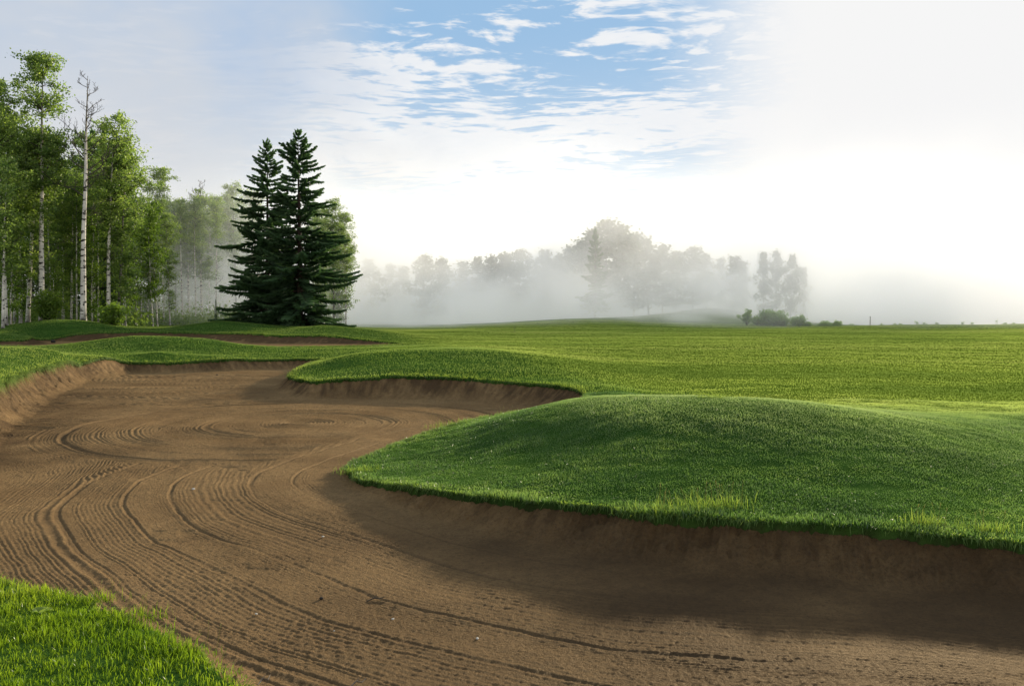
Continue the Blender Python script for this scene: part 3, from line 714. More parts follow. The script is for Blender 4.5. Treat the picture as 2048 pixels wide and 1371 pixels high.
plant_tree(make_aspen(hgt_for(12, 70, 168), 0.20, (ldx(12, -6, 70), 0.2), ((0.28, 1.0, 2.9, 95),)), 'aspen', 12, 70, 'leafy aspen cut by the left edge of the photo, crown reaching high', 'tree')
plant_tree(make_aspen(hgt_for(6, 67, 330), 0.13, (ldx(6, 20, 67), 0.0), ((0.30, 1.0, 1.8, 40),), wob=.05), 'aspen', 6, 67, 'shorter aspen at the extreme left edge in front of the high crown', 'tree')
plant_tree(make_aspen(hgt_for(-45, 76, 150), 0.25, (0, 0), ((0.3, 1.0, 2.8, 55),)), 'aspen', -45, 76, 'aspen mostly outside the left edge, only its right branches showing', 'tree')
# thinner aspens behind, each its own place; six shared sets of meshes
KA = make_aspen(21, 0.16, (0.5, 0), ((0.45, 1.0, 2.3, 58), (0.2, 0.45, 1.1, 10)))
KB = make_aspen(19, 0.14, (-0.4, .2), ((0.38, 1.0, 2.1, 58), (0.15, 0.38, 1.1, 9)), tshift=0.06)
KC = make_aspen(22, 0.17, (0.2, 0), ((0.46, 1.0, 2.5, 60), (0.2, 0.46, 1.1, 10)), bark='bark_dark')
KY = make_aspen(10, 0.08, (0.3, 0), ((0.12, 1.0, 1.25, 46),), clump=30, leaf=0.13, sig=0.36, leafm='leaf_young', hang=0.12, stub=2)
KZ = make_aspen(8, 0.07, (-0.2, 0), ((0.08, 1.0, 1.2, 42),), clump=30, leaf=0.13, sig=0.36, leafm='leaf_young', hang=0.12, stub=2, tshift=0.05)
def put(kind, base, u, Y, topv, label, **kw):
    return plant_tree(kind, 'aspen', u, Y, label, 'tree', rz=rng.uniform(0, 6.28), scale=hgt_for(u, Y, topv)/base, **kw)
put(KA, 21, 30, 82, 235, 'slender pale aspen behind the leaning trunk, second from the left edge')
put(KC, 22, 118, 84, 318, 'dark aspen standing between the tallest tree and the dead topped tree')
put(KB, 19, 143, 80, 345, 'thin aspen close left of the dead topped trunk, lower crown')
put(KA, 21, 190, 84, 275, 'thin pale trunk behind and just right of the dead topped aspen')
put(KB, 19, 258, 90, 300, 'thin pale trunk close right of the dark scarred trunk')
put(KC, 22, 66, 92, 270, 'dark tree deep in the wood behind the tallest aspen')
put(KC, 22, 205, 96, 290, 'dark tree deep in the wood behind the full crowned aspen')
put(KA, 21, 150, 98, 330, 'dim tree deep in the wood seen behind the dead topped aspen')
put(KB, 19, 0, 96, 260, 'dim tree deep in the wood at the left edge of the photo')
put(KC, 22, -60, 92, 240, 'dark deep tree only peeping in at the left edge of the photo')
put(KA, 21, 100, 104, 330, 'hazy tree far back between the two tallest trunks')
put(KC, 22, 240, 104, 330, 'hazy dark tree far back behind the end of the bright group')
KD = make_aspen(20, 0.15, (0.2, 0), ((0.04, 1.0, 2.9, 110),), clump=26, leaf=0.24, sig=.55, stub=0)
for (u, Y, tv, lb) in [(-30, 100, 300, 'dark leafy tree filling the deep wood at the very left edge'), (35, 98, 340, 'dark leafy tree in the deep wood seen just right of the leaning trunk base'), (92, 100, 370, 'dark leafy tree in the deep wood right behind the tallest trunk'), (135, 96, 400, 'dark leafy tree in the deep wood left of the dead topped trunk'),
    (180, 102, 380, 'dark leafy tree in the deep wood right of the dead topped trunk'), (222, 100, 390, 'dark leafy tree in the deep wood behind the full crowned aspen trunk'), (262, 106, 410, 'dark hazy tree in the deep wood past the dark scarred trunk'), (300, 112, 430, 'grey hazy tree in the wood behind the pale birch pair'),
    (335, 122, 420, 'dim grey tree deep in the mist right of the pale birch pair'), (362, 126, 410, 'dim grey tree deep in the mist behind the first spiky top'), (395, 128, 415, 'dim grey tree deep in the mist between the two spiky tops'), (428, 130, 420, 'dim grey tree deep in the mist right of the taller spiky top'),
    (455, 132, 410, 'dim grey tree deep in the mist touching the left spruce'), (490, 134, 420, 'dim grey tree deep in the mist behind the left spruce branches'), (655, 122, 440, 'dim grey tree deep in the mist behind the right spruce branches'), (680, 118, 450, 'dim grey tree right of the spruces behind the round crowned one')]:
    put(KD, 20, u, Y, tv, lb)
KT = make_aspen(20, 0.12, (0.3, 0), ((0.60, 1.0, 1.6, 34),), stub=4, wob=.07)
KU = make_aspen(20, 0.11, (-0.3, 0), ((0.66, 1.0, 1.4, 28),), stub=4, wob=.07)
for (k, u, Y, tv, lb) in [(KT, 40, 78, 330, 'thin white pole of an aspen just left of the leaning trunk'), (KU, 104, 80, 350, 'thin white pole of an aspen right of the tallest trunk'), (KT, 128, 83, 370, 'thin white pole of an aspen midway between tallest and dead topped trunks'),
    (KU, 154, 79, 360, 'thin white pole of an aspen touching the left side of the dead topped trunk'), (KT, 197, 80, 340, 'thin white pole of an aspen between the dead topped and the full crowned trees'), (KU, 248, 84, 365, 'thin white pole of an aspen right beside the dark scarred trunk'),
    (KT, 283, 92, 400, 'thin hazy pole between the dotted birch and the pale pair'), (KU, 296, 96, 395, 'thin hazy pole just left of the pale birch pair'), (KT, 328, 100, 400, 'thin hazy pole just right of the pale birch pair'), (KU, 366, 104, 400, 'thin misty pole left of the first spiky top'), (KT, 392, 106, 395, 'thin misty pole between the two spiky tops'), (KU, 432, 108, 395, 'thin misty pole left of the dark spruces')]:
    put(k, 20, u, Y, tv, lb)
# young growth under the tall trees
for (k, b, u, Y, tv, lb) in [(KY, 10, 22, 72, 420, 'bushy young aspen at the left edge below the high crown'), (KZ, 8, 44, 75, 455, 'young aspen sapling right behind the leaning white trunk'),
    (KZ, 8, 108, 74, 520, 'bright green sapling just right of the tallest trunk, leafy to the ground'), (KY, 10, 125, 80, 440, 'sapling filling the gap left of the dead topped trunk'),
    (KY, 10, 185, 77, 440, 'light green sapling just right of the dead topped trunk'), 
    (KY, 10, 252, 80, 450, 'light green sapling right of the dark scarred trunk'),  (KY, 10, 150, 88, 450, 'dim sapling behind the dead topped trunk, low in the wood'),
    (KZ, 8, -10, 78, 480, 'low sapling cut by the left edge of the photo')]:
    put(k, b, u, Y, tv, lb)
# pale birches in the edge of the mist
KP = make_aspen(15, 0.10, (0.6, 0), ((0.22, 1.0, 1.5, 52),), clump=30, leaf=0.15, sig=0.4, leafm='leaf_young', hang=0.2, stub=4)
put(KP, 15, 275, 88, 455, 'slim birch with white dotted trunk at the edge of the mist')
put(KP, 15, 306, 86, 420, 'pale green birch in thin mist, left one of a close pair')
put(KP, 15, 315, 87, 405, 'pale green birch in thin mist, right one of a close pair')
put(KB, 19, 340, 94, 430, 'misty birch just right of the close pair')
# greyer trees deeper in the mist
for (k, b, u, Y, tv, lb) in [(KA, 21, 318, 108, 340, 'grey misty tree with rounded top rising above the pale birches'), (KC, 22, 352, 116, 405, 'dim grey tree in mist right of the rounded top'),
    (KB, 19, 418, 118, 395, 'dim misty tree just left of the spruces, crown half faded'), (KA, 21, 440, 124, 400, 'faint misty tree whose crown touches the left spruce'), (KC, 22, 472, 118, 372, 'tall misty tree showing its crown left of the spruce tops'),
    (KB, 19, 505, 128, 385, 'faint misty tree behind the left spruce'), (KC, 22, 668, 102, 402, 'hazy dark green tree with round crown right behind the right spruce'), (KA, 21, 692, 104, 430, 'hazy tree rightmost of the wood, beside the right spruce'),
    (KB, 19, 640, 110, 420, 'hazy tree behind the right spruce, crown mostly hidden')]:
    put(k, b, u, Y, tv, lb)
plant_tree(make_aspen(hgt_for(378, 112, 385), 0.16, (0.3, 0), ((0.35, 0.8, 1.7, 34),), bare=(0.7, 0.99, 12, 2.0), leaf=.17), 'aspen', 378, 112, 'misty tree with a bare spiky top, left one of two', 'tree')
plant_tree(make_aspen(hgt_for(404, 110, 360), 0.18, (0.1, 0), ((0.30, 0.9, 1.9, 44),), bare=(0.8, 0.99, 12, 1.8), leaf=.17), 'aspen', 404, 110, 'misty tree with a bare spiky top, taller right one of two', 'tree')

ug = MB()
for i in range(520):
    u = rng.uniform(-60, 500); Y = rng.uniform(82, 104) if u < 290 else rng.uniform(98, 122); x = (u-CX)/F*Y; z = float(turf(np.array([x]), np.array([Y]))[0])
    hh = rng.uniform(.6, 2.6); m = 46
    cen = np.array([x, Y, z+hh*.45]) + rng.normal(size=(m, 3))*np.array([.8, .8, hh*.35]); cen[:, 2] = np.maximum(cen[:, 2], z+.03)
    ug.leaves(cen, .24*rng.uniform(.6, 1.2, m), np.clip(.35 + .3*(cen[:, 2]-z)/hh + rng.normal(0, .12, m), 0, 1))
tag(link('undergrowth', ug.mesh('undergrowth', [M['leaf_aspen']])), 'dark leafy undergrowth between the trunks of the wood', 'undergrowth', kind='stuff')
# ------------------------------------------------------------------ spruces
def make_spruce(Ht, Lmax, r0, z0=0.03, gapz=None, dens=1.0, spray=0.10, power=0.85, irregular=0.30, prof_pts=None):
    tb = MB(); br = MB(); cr = MB()
    path = trunk_path(Ht, (0, 0), 0.04, 16); t = np.linspace(0, 1, 16)
    tb.tube(path, r0*np.clip(1-t, .03, 1), 8)
    z = z0*Ht
    while z < Ht*0.992:
        t = z/Ht
        prof = np.interp(t, *prof_pts) if prof_pts else Lmax*(1-t)**power + 0.12
        prof *= 0.92 + 0.12*math.sin(t*31)
        nb = int(round((6 if t < .4 else 5 if t < .62 else 4)*dens))
        if prof_pts and rng.random() < .12: nb -= 2
        a0 = rng.uniform(0, 6.28)
        for i in range(nb):
            a = a0 + i*2*PI/nb + rng.normal(0, 0.3)
            L = max(0.12, prof*np.clip(1 + rng.normal(-0.04, irregular), 0.45, 1.18))
            el = np.interp(t, [0, .3, .7, .9, 1], [-.24, -.14, .06, .34, .9]) + rng.normal(0, .14)
            dr = np.array([math.cos(a), math.sin(a)])
            s = np.linspace(0, 1, 7)
            rr = L*s*math.cos(el); zz = L*(math.sin(el)*s - 0.10*s**1.2*(1-t) + 0.17*s**3*(1-0.4*t))
            p = np.stack([dr[0]*rr, dr[1]*rr, z + zz], -1) + along(path, t)*np.array([1, 1, 0])
            br.tube(p, np.linspace(0.010 + 0.012*L, 0.006, 7), 4)
            m = max(6, int(L*11))
            side = np.array([-dr[1], dr[0], 0]); fw = np.array([dr[0], dr[1], 0])
            for k in range(m):
                sk = 0.12 + 0.88*(k+rng.random())/m
                base = along(p, sk)
                tl = (0.16 + 0.30*L*(1-sk)**0.8*min(1, sk*3))*rng.uniform(.6, 1.2); tl = min(tl, 1.1)
                for sg in (-1, 1):
                    d = fw*rng.uniform(.5, .95) + side*sg*rng.uniform(.5, 1.0) + np.array([0, 0, rng.uniform(-.45, .12)])
                    d /= np.linalg.norm(d)
                    ribbon(cr, base, d, tl, spray*rng.uniform(.8, 1.3), t, sk)
                if rng.random() < 0.6:
                    d = fw*0.5 + np.array([0, 0, -.8]) + rng.normal(0, .3, 3); d /= np.linalg.norm(d)
                    ribbon(cr, base, d, tl*0.55 + .1, spray, t, sk*0.3)
            ribbon(cr, p[-2], p[-1]-p[-2] + 1e-6, 0.35, spray, t, 1.0)
        z += np.interp(t, [0, .5, 1], [0.35, 0.42, 0.28])*(Ht/18)**.5*rng.uniform(.8, 1.2)
    top = np.array([path[-1][0], path[-1][1], Ht])
    for k in range(16):
        d = np.array([rng.normal(0, .7), rng.normal(0, .7), rng.uniform(.5, 1.3)]); d /= np.linalg.norm(d)
        ribbon(cr, top - np.array([0, 0, rng.uniform(0, .9)]), d, .35, spray, 1, 1)
    return wood_mesh('spruce_trunk', tb, br, 'bark_spruce', 'bark_spruce'), cr.mesh('spruce_crown', [M['needle']])
def ribbon(mb, base, d, L, w, t, sk):
    d = np.asarray(d, float); d = d/(np.linalg.norm(d)+1e-9)
    r = rng.normal(size=3); a = np.cross(d, r); a /= np.linalg.norm(a)+1e-9; b = np.cross(d, a)
    ti = np.clip(0.25 + 0.35*sk + rng.normal(0, .12), 0, 1)
    for q in (a, b):
        V = [base - q*w*.35, base + d*L*.45 - q*w*.75, base + d*L + d*0.0, base + d*L*.45 + q*w*.75, base + q*w*.35]
        mb.add(np.array(V), [np.array([[0, 1, 2, 3, 4]])], ti)
Hr = hgt_for(597, 75, 260)
SPR = make_spruce(Hr, 5, 0.34, spray=.11, prof_pts=([0, .1, .2, .32, .42, .46, .52, .6, .75, .85, .93, 1], [4.2, 4.9, 5.0, 5.0, 4.9, 4.0, 3.3, 3.0, 2.7, 2.0, 1.2, .15]))
plant_tree(SPR, 'spruce', 600, 75, 'taller right spruce of the dark pair, spreading branches down to the grass', 'tree')
Hl = hgt_for(536, 78, 282)
SPL = make_spruce(Hl, 5, 0.30, spray=.11, prof_pts=([0, .08, .17, .33, .5, .62, .65, .75, .85, .95, 1], [4.6, 5.1, 5.2, 4.7, 3.9, 3.3, 3.0, 2.2, 1.45, .75, .1]))
plant_tree(SPL, 'spruce', 536, 77.5, 'slightly shorter left spruce of the dark pair with a thin pointed top', 'tree')
SPF = make_spruce(16, 3.1, 0.26, z0=0.11, spray=0.2, dens=1.0, prof_pts=([0, .1, .16, .3, .45, .6, .8, 1], [1.5, 2.6, 3.2, 2.9, 2.3, 1.8, 1.1, .12]))
plant_tree(SPF, 'spruce', 1190, 146, 'lone spruce with short bare trunk fading in mist before the tree line', 'tree', scale=hgt_for(1190, 146, 458)/16)
SPT = make_spruce(20, 2.3, 0.2, power=0.8, spray=0.14, dens=0.8)
plant_tree(SPT, 'spruce', 191, 88, 'slim dark spruce spire rising behind the dead topped aspen', 'tree', scale=hgt_for(191, 88, 262)/20)
plant_tree(SPT, 'spruce', 212, 92, 'slim spruce spire behind the full crowned aspen, right of another spire', 'tree', scale=hgt_for(212, 92, 250)/20, rz=2)
plant_tree(SPT, 'spruce', 432, 92, 'tiny young spruce in the mist left of the big dark pair', 'tree', scale=0.16, rz=1)

# ------------------------------------------------------------------ far tree line
def make_far(Ht, Rc, seed_t=0.0, z0=0.10, n=150, lf=0.42, lobes=9, narrow=1.0):
    tb = MB(); cr = MB(); br = MB()
    path = trunk_path(Ht*0.92, (rng.normal(0, .4), 0), 0.15, 10)
    tb.tube(path, 0.22*np.clip(1-np.linspace(0, 1, 10), .05, 1), 6)
    for i in range(n):
        tt = z0 + (1-z0)*rng.random()**0.9
        env = Rc*narrow*math.sin(PI*min(1, 0.18 + 0.80*(tt-z0)/(1-z0)))**0.75*(0.75 + 0.35*math.sin(tt*19 + seed_t))
        a = rng.uniform(0, 6.28); r = env*math.sqrt(rng.random())
        c = np.array([math.cos(a)*r, math.sin(a)*r, tt*Ht*0.97]) + along(path, tt)*np.array([1, 1, 0])
        m = int(rng.integers(14, 34)); sg = rng.uniform(.35, .8)
        cen = c + rng.normal(size=(m, 3))*np.array([sg, sg, sg*.7])
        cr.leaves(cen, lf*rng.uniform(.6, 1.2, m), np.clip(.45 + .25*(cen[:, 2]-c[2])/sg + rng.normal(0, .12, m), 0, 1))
        if i % 5 == 0:
            p = bez(along(path, tt*0.9), c - along(path, tt*0.9) + 1e-3, np.linalg.norm(c-along(path, tt*.9)), 4, .1, .05); br.tube(p, np.linspace(.05, .015, 5), 4)
    return wood_mesh('far_trunk', tb, br, 'twig', 'twig'), cr.mesh('far_crown', [M['leaf_far']])
FAR = [make_far(18, 4.2, 0), make_far(18, 3.4, 2, n=130), make_far(18, 5.0, 4, n=190), make_far(18, 2.6, 1, n=110), make_far(18, 3.8, 5.5, n=150)]
rowspec = [  # (u, top v, distance, variant, label)
    (712, 548, 190, 1, 'faint tree at the left end of the misty line beside the spruces'), (744, 515, 185, 0, 'faint round topped tree in mist, first hump right of the spruces'), (782, 528, 192, 3, 'faint small tree between the first two humps of the misty line'),
    (806, 532, 195, 1, 'faint thin crown just left of the broad pale hump'), (848, 508, 182, 2, 'faint broad crowned tree, second hump right of the spruces'), (885, 514, 185, 4, 'faint crown hugging the right side of the second hump'),
    (925, 522, 192, 3, 'faint thin tree after the notch in the misty line'), (952, 512, 186, 0, 'misty crown left of the long flat part of the tree line'), (985, 510, 184, 4, 'misty crown on the long flat part of the tree line, left end'), (1012, 505, 186, 1, 'misty slim crown on the long flat part, middle'),
    (1040, 497, 180, 2, 'wide rounded misty crown at the middle of the tree line'), (1085, 496, 180, 0, 'rounded misty crown right beside the wide middle one'), (1118, 505, 184, 4, 'lower misty crown in the dip before the slope of the line'), (1142, 492, 180, 3, 'slim misty tree where the line starts to climb'),
    (1166, 476, 172, 1, 'misty tree climbing towards the highest crown, left of it'), (1188, 458, 168, 3, 'darkest slim tree close left of the highest crown'), (1212, 437, 165, 2, 'highest tree of the misty line, left one of the two top crowns'), (1243, 446, 166, 4, 'second highest crown, right one of the two top crowns'),
    (1268, 464, 170, 1, 'thin crown falling away right of the two top crowns'), (1297, 472, 172, 0, 'round misty crown right of the thin falling one'), (1325, 486, 178, 4, 'pale misty crown on the right slope of the line'), (1352, 502, 182, 1, 'pale thin crown in the low part right of the slope'),
    (1385, 492, 170, 2, 'broad misty crown alone on the right part of the line'), (1412, 505, 174, 0, 'misty crown attached to the right of the broad lone crown'), (1440, 515, 178, 3, 'small pale tree between broad crown and end of the line'), (1468, 512, 160, 1, 'pointed misty tree near the right end of the line'), (1486, 522, 160, 3, 'last small misty tree before the bright gap'),
    (1525, 504, 150, 1, 'slim airy tree left in the group right of the bright gap'), (1552, 499, 151, 4, 'tallest airy tree in the middle of the group right of the gap'), (1580, 507, 149, 0, 'airy tree on the right of the group past the gap'), (1606, 534, 152, 1, 'shortest tree closing the group past the gap on its right')]
for (u, tv, Y, kv, lb) in rowspec:
    hh = hgt_for(u, Y, tv); sw = hh/18*(rng.uniform(1.1, 1.35) if u < 1510 else rng.uniform(.72, .85))
    plant_tree(FAR[kv], 'misty_tree', u, Y, lb, 'tree', rz=rng.uniform(0, 6), scale=(sw, sw, hh/18))
# wood on the far shore: reads as one mass
fb = MB()
for i in range(70):
    u = 1640 + i*8.5 + rng.uniform(-5, 5); Y = 350 + rng.uniform(-8, 20); x = (u-CX)/F*Y
    tv = 510 + 12*math.sin(i*0.31) + 8*math.sin(i*0.9) + rng.uniform(-5, 5) + (14 if i < 5 else 0) - 0.08*i
    hh = at(u, tv, Y)[2]-1.8
    for c in range(34):
        tt = rng.uniform(0.05, 1); r = 4.5*math.sin(PI*min(1, .2+.8*tt))**.7*math.sqrt(rng.random()); a = rng.uniform(0, 6.28)
        cen = np.array([x+math.cos(a)*r, Y+math.sin(a)*r, 1.8+tt*hh*.97]) + rng.normal(size=(12, 3))*np.array([1.1, 1.1, .9])
        fb.leaves(cen, 1.3*rng.uniform(.6, 1.2, 12), np.clip(.4+rng.normal(0, .15, 12), 0, 1))
tag(link('far_wood', fb.mesh('far_wood', [M['leaf_far']])), 'wood on the far shore of the lake, a soft mass in mist', 'wood', kind='stuff')

# ------------------------------------------------------------------ bushes
def make_bush(Rb, Hb, n=60, m=26, leaf=0.14, stems=16, spiky=0.0):
    br = MB(); cr = MB()
    for i in range(stems):
        a = rng.uniform(0, 6.28); e = rng.uniform(.5, 1.4)
        p = bez((rng.normal(0, .1*Rb), rng.normal(0, .1*Rb), -.05), (math.cos(a)*math.cos(e)*Rb/Hb, math.sin(a)*math.cos(e)*Rb/Hb, math.sin(e)), Hb*rng.uniform(.7, 1.05+.15*spiky), 6, .2, .08)
        br.tube(p, np.linspace(.02*Hb/2, .006, 7), 4)
        for c in range(max(2, n//stems)):
            s = rng.uniform(.25, 1); q = along(p, s) + rng.normal(0, .12*Rb, 3)*np.array([1, 1, .6]); q[2] = max(.06, q[2])
            mm = int(m*rng.uniform(.6, 1.3)); sg = .16*Rb*(1-.4*spiky*s)
            cen = q + rng.normal(size=(mm, 3))*np.array([sg, sg, sg*.9]); cen[:, 2] = np.abs(cen[:, 2])
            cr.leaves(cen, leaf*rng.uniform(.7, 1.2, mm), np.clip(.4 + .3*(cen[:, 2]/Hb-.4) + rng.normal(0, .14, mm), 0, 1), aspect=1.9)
    return br.mesh('bush_stems', [M['twig']]), cr
def plant_bush(u, Y, Rb, Hb, label, matn='leaf_bush', vbase=None, **kw):
    st, cr = make_bush(Rb, Hb, **kw); x = (u-CX)/F*Y
    z = float(turf(np.array([x]), np.array([Y]))[0])
    o = empty('bush', (x, Y, z-.03), label, 'bush'); link('stems', st, o); link('foliage', cr.mesh('bush_foliage', [M[matn]]), o); return o
plant_bush(1541, 121, 2.1, 2.5, 'large rounded green bush in the middle of the thicket by the lake', n=150, m=34, leaf=.2, stems=30)
plant_bush(1494, 122, 1.2, 2.4, 'pale spiky bush left of the large rounded one', n=60, leaf=.15, spiky=1, stems=18)
plant_bush(1515, 121, 1.3, 1.5, 'low pale bush between the spiky and the large rounded bush', n=60, leaf=.15)
plant_bush(1566, 120, 1.2, 1.4, 'low light bush touching the right side of the large one', n=60, leaf=.15)
plant_bush(1597, 121, 1.4, 1.5, 'round dull bush second in size, right of the large one', n=80, leaf=.17)
plant_bush(1614, 120, .8, .7, 'small dark low bush right below the round dull one', n=40, leaf=.13)
plant_bush(1648, 121, 1.2, .7, 'low dark bush further right near the start of the water', n=50, leaf=.13)
plant_bush(1672, 121, 1.2, .7, 'low pale scrub, last of the thicket before open shore', n=50, leaf=.13, spiky=.6)
plant_bush(225, 69, 1.3, 1.9, 'bright leafy bush at the foot of the dark scarred trunk', 'leaf_young', n=110, m=30, leaf=.13, stems=26)
plant_bush(100, 72, 1.5, 2.9, 'tall bright shrub beside the foot of the tallest aspen', 'leaf_young', n=130, m=30, leaf=.13, stems=26)
shore = [(1703, .35), (1762, .3), (1790, .35), (1801, .3), (1834, .55), (1848, .4), (1873, .35), (1925, .4), (1945, .4), (2010, .35), (2026, .3)]
for i, (u, h) in enumerate(shore):
    lb = ['leftmost low tuft of the row along the lake bank', 'low tuft on the lake bank, second from the left', 'third low tuft from the left on the lake bank, left one of a close pair', 'low tuft on the lake bank, right one of a close pair', 'tallest dark tuft in the middle of the lake bank',
          'low tuft right beside the tallest dark tuft of the bank', 'low tuft on the lake bank after the gap right of the tallest', 'wide low tuft on the bank, left one of two near the right', 'wide low tuft on the bank, right one of two near the right', 'small tuft near the right edge of the photo on the bank', 'last small tuft on the bank at the right edge of the photo'][i]
    o = plant_bush(u, 124, .5, h*1.1, lb, n=20, m=10, leaf=.08, stems=7, spiky=.7); o.name = 'shore_plant'; o['category'] = 'plant'; o['group'] = 'tufts along the lake bank'
o = plant_bush(1992, 122.5, .35, 1.0, 'upright dark weed standing tallest on the bank near the right edge', n=10, m=7, leaf=.09, stems=4, spiky=1); o.name = 'weed'; o['category'] = 'plant'

# ------------------------------------------------------------------ small things
def ground_z(x, y): return float(turf(np.array([x]), np.array([y]))[0])
# posts
def stake(u, Y, hgt, r, label, arms=0):
    x = (u-CX)/F*Y; z = ground_z(x, Y); mb = MB()
    mb.tube([(0, 0, -.2), (0, 0, hgt*.5), (.02, 0, hgt*.96), (.02, 0, hgt)], [r, r*.95, r*.9, r*.5], 8)
    o = empty('marker_stake', (x, Y, z), label, 'stake'); link('post', mb.mesh('post', [M['wood']]), o)
    if arms:
        for zz, w in ((.98, 1.7), (.55, 1.25)):
            cb = MB(); cb.tube([(0, 0, hgt*zz-.07), (0, 0, hgt*zz-.05), (0, 0, hgt*zz+.05), (0, 0, hgt*zz+.07)], [r*.8, r*w, r*w, r*.8], 8)
            link('collar', cb.mesh('collar', [M['wood']]), o)
    return o
stake(1740, 123, 1.35, .07, 'dark wooden post standing on the bank before the lake', 1)
stake(1029, 78, .75, .018, 'thin marker stake standing alone on the fairway')
# pebbles and clods on the sand
def sand_z(x, y):
    X = np.array([x]); Y = np.array([y]); zt = turf(X, Y); b = bk1 if bk1(X, Y)[0] > -1 else bk2
    return float(sand_height(b, X, Y, zt, False)[0][0])
def blob(r, seed, squash=.6):
    import bmesh
    bm = bmesh.new(); bmesh.ops.create_icosphere(bm, subdivisions=2, radius=r)
    rs = random.Random(seed); k = [Vector((rs.uniform(-1, 1), rs.uniform(-1, 1), rs.uniform(-1, 1))) for _ in range(5)]
    for v in bm.verts:
        d = sum(max(0, v.co.normalized().dot(q.normalized()))**2*.22*(1 if i % 2 else -1) for i, q in enumerate(k))
        v.co *= 1 + d; v.co.z *= squash
    me = bpy.data.meshes.new('pebble'); bm.to_mesh(me); bm.free(); me.polygons.foreach_set('use_smooth', [True]*len(me.polygons)); return me
peb = [((387, 976), .022, 'stone', 'white pebble lying in the middle of the raked curves'), ((646, 1071), .016, 'stone', 'small white pebble in the sand below the mound nose'), ((642, 1194), .018, 'darkstone', 'small dark clod on the raked sand in front of the bunker bend'), ((244, 744), .05, 'stone', 'pale pebble on the far sand slope at upper left'),
       ((480, 738), .07, 'darkstone', 'dark clod below the far lip of the bunker'), ((434, 749), .05, 'darkstone', 'dark clod left of another one at the foot of the far lip'), ((512, 1226), .012, 'stone', 'tiny pale pebble beside the long deep furrow'), ((669, 1257), .012, 'stone', 'tiny pale pebble further right along the long deep furrow'), ((786, 1232), .012, 'stone', 'tiny pale pebble on lower centre sand'),
       ((955, 1270), .012, 'stone', 'tiny pale pebble lowest on the centre sand')]
for (uv, r, mt, lb) in peb:
    x, y, _ = atz(uv[0], uv[1], .02); me = blob(r, int(uv[0])); me.materials.append(M[mt])
    o = link('pebble' if mt == 'stone' else 'clod', me); o.location = (x, y, sand_z(x, y)+r*.3); tag(o, lb, 'pebble' if mt == 'stone' else 'clod')
x, y, _ = at(106, 679, 57.5); me = blob(.17, 3, .8); me.materials.append(M['darkstone'])
o = link('clod', me); o.location = (x, y, sand_z(x, y)+.1); tag(o, 'dark lump lying on the sand of the far bunker, left end', 'clod')
# twigs on the sand
for i, (uv, L, a, lb) in enumerate([((752, 1188), .16, .5, 'short dark twig lying on the raked sand'), ((1545, 1070), .14, .3, 'dead twig on the sand face under the grassy lip'), ((528, 1352), .12, 1.2, 'thin straw lying on bare sand by the corner grass'), ((716, 1355), .12, .8, 'thin straw lying on the sand bottom centre')]):
    x, y, _ = atz(uv[0], uv[1], .05); z = sand_z(x, y); mb = MB()
    p = [(-L/2*math.cos(a), -L/2*math.sin(a), .004), (-.1*L, .05*L, .018), (.2*L, .0, .014), (L/2*math.cos(a), L/2*math.sin(a), .02)]
    mb.tube(p, [.004, .0045, .004, .002], 6); mb.tube([p[1], (.0, .25*L, .03)], [.003, .0015], 5)
    o = link('twig', mb.mesh('twig', [M['twig'] if i < 2 else M['wood']])); o.location = (x, y, z+.004); tag(o, lb, 'twig')

# long tufts on the lips
def tuft(u, v, z, n, hgt, spread, label, mat='blade_mown', hang=(0, 0), straw=.0, name='grass_tuft', wid=.005):
    x, y, _ = atz(u, v, z); z = ground_z(x, y)
    o = empty(name, (x, y, z), label, 'grass tuft')
    px = rng.normal(0, spread, n); py = rng.normal(0, spread*.5, n); pz = np.array([ground_z(x+a, y+b) for a, b in zip(px, py)]) - z
    hh = hgt*rng.uniform(.45, 1.1, n)
    b = blades('blades', px, py, pz, hh, wid*rng.uniform(.7, 1.3, n), M[mat], None, np.clip(rng.normal(.6, .2, n), 0, 1), 2, .6, hang, 'blades')
    b.parent = o; b['kind'] = 'stuff'
    if straw > 0:
        for i in range(int(straw)):
            mb = MB()
            a = rng.uniform(0, 6.28); L = hgt*rng.uniform(1.2, 1.8); bx = rng.normal(0, spread); by = rng.normal(0, spread*.4)
            p = bez((bx, by, ground_z(x+bx, y+by)-z), (.25*math.cos(a), .25*math.sin(a), 1), L, 5, -.15, .05)
            mb.tube(p, np.linspace(.0016, .0009, 6), 4, .8)
            q = p[-1]
            for s_ in range(7): mb.leaves(np.array([q + (p[-2]-q)*s_*.12]), rng.uniform(.004, .007), .7)
            me = mb.mesh('seed_stalk', [M['straw']]); me.attributes.new('hgt', 'FLOAT', 'POINT').data.foreach_set('value', np.ones(len(me.vertices), dtype=np.float32))
            link('seed_stalk', me, o)
    return o
tuft(1355, 1022, .39, 200, .17, .22, 'long pale grass tuft drooping over the front lip, left one of two', hang=(-.25, -.25), straw=6)
tuft(1440, 1018, .40, 170, .16, .18, 'long pale grass tuft drooping over the front lip, right one of two', hang=(-.15, -.2), straw=8)
tuft(1850, 1050, .38, 160, .13, .12, 'upright grass tuft with stalks on the front lip towards the right', straw=5)
tuft(1975, 1062, .37, 150, .12, .14, 'coarse grass tuft on the front lip near the right edge', straw=4)
tuft(720, 945, .11, 200, .13, .16, 'bright ragged grass tuft on the nose of the front mound', straw=4)
tuft(885, 853, .2, 140, .16, .16, 'grass tuft with pale stalks on the back edge of the front mound', straw=8)
tuft(1012, 826, .33, 30, .12, .1, 'thin stalks against dark sand behind the front mound', straw=7)
tuft(1430, 800, 1.02, 160, .09, .16, 'small clump of longer grass on the crest of the front mound')
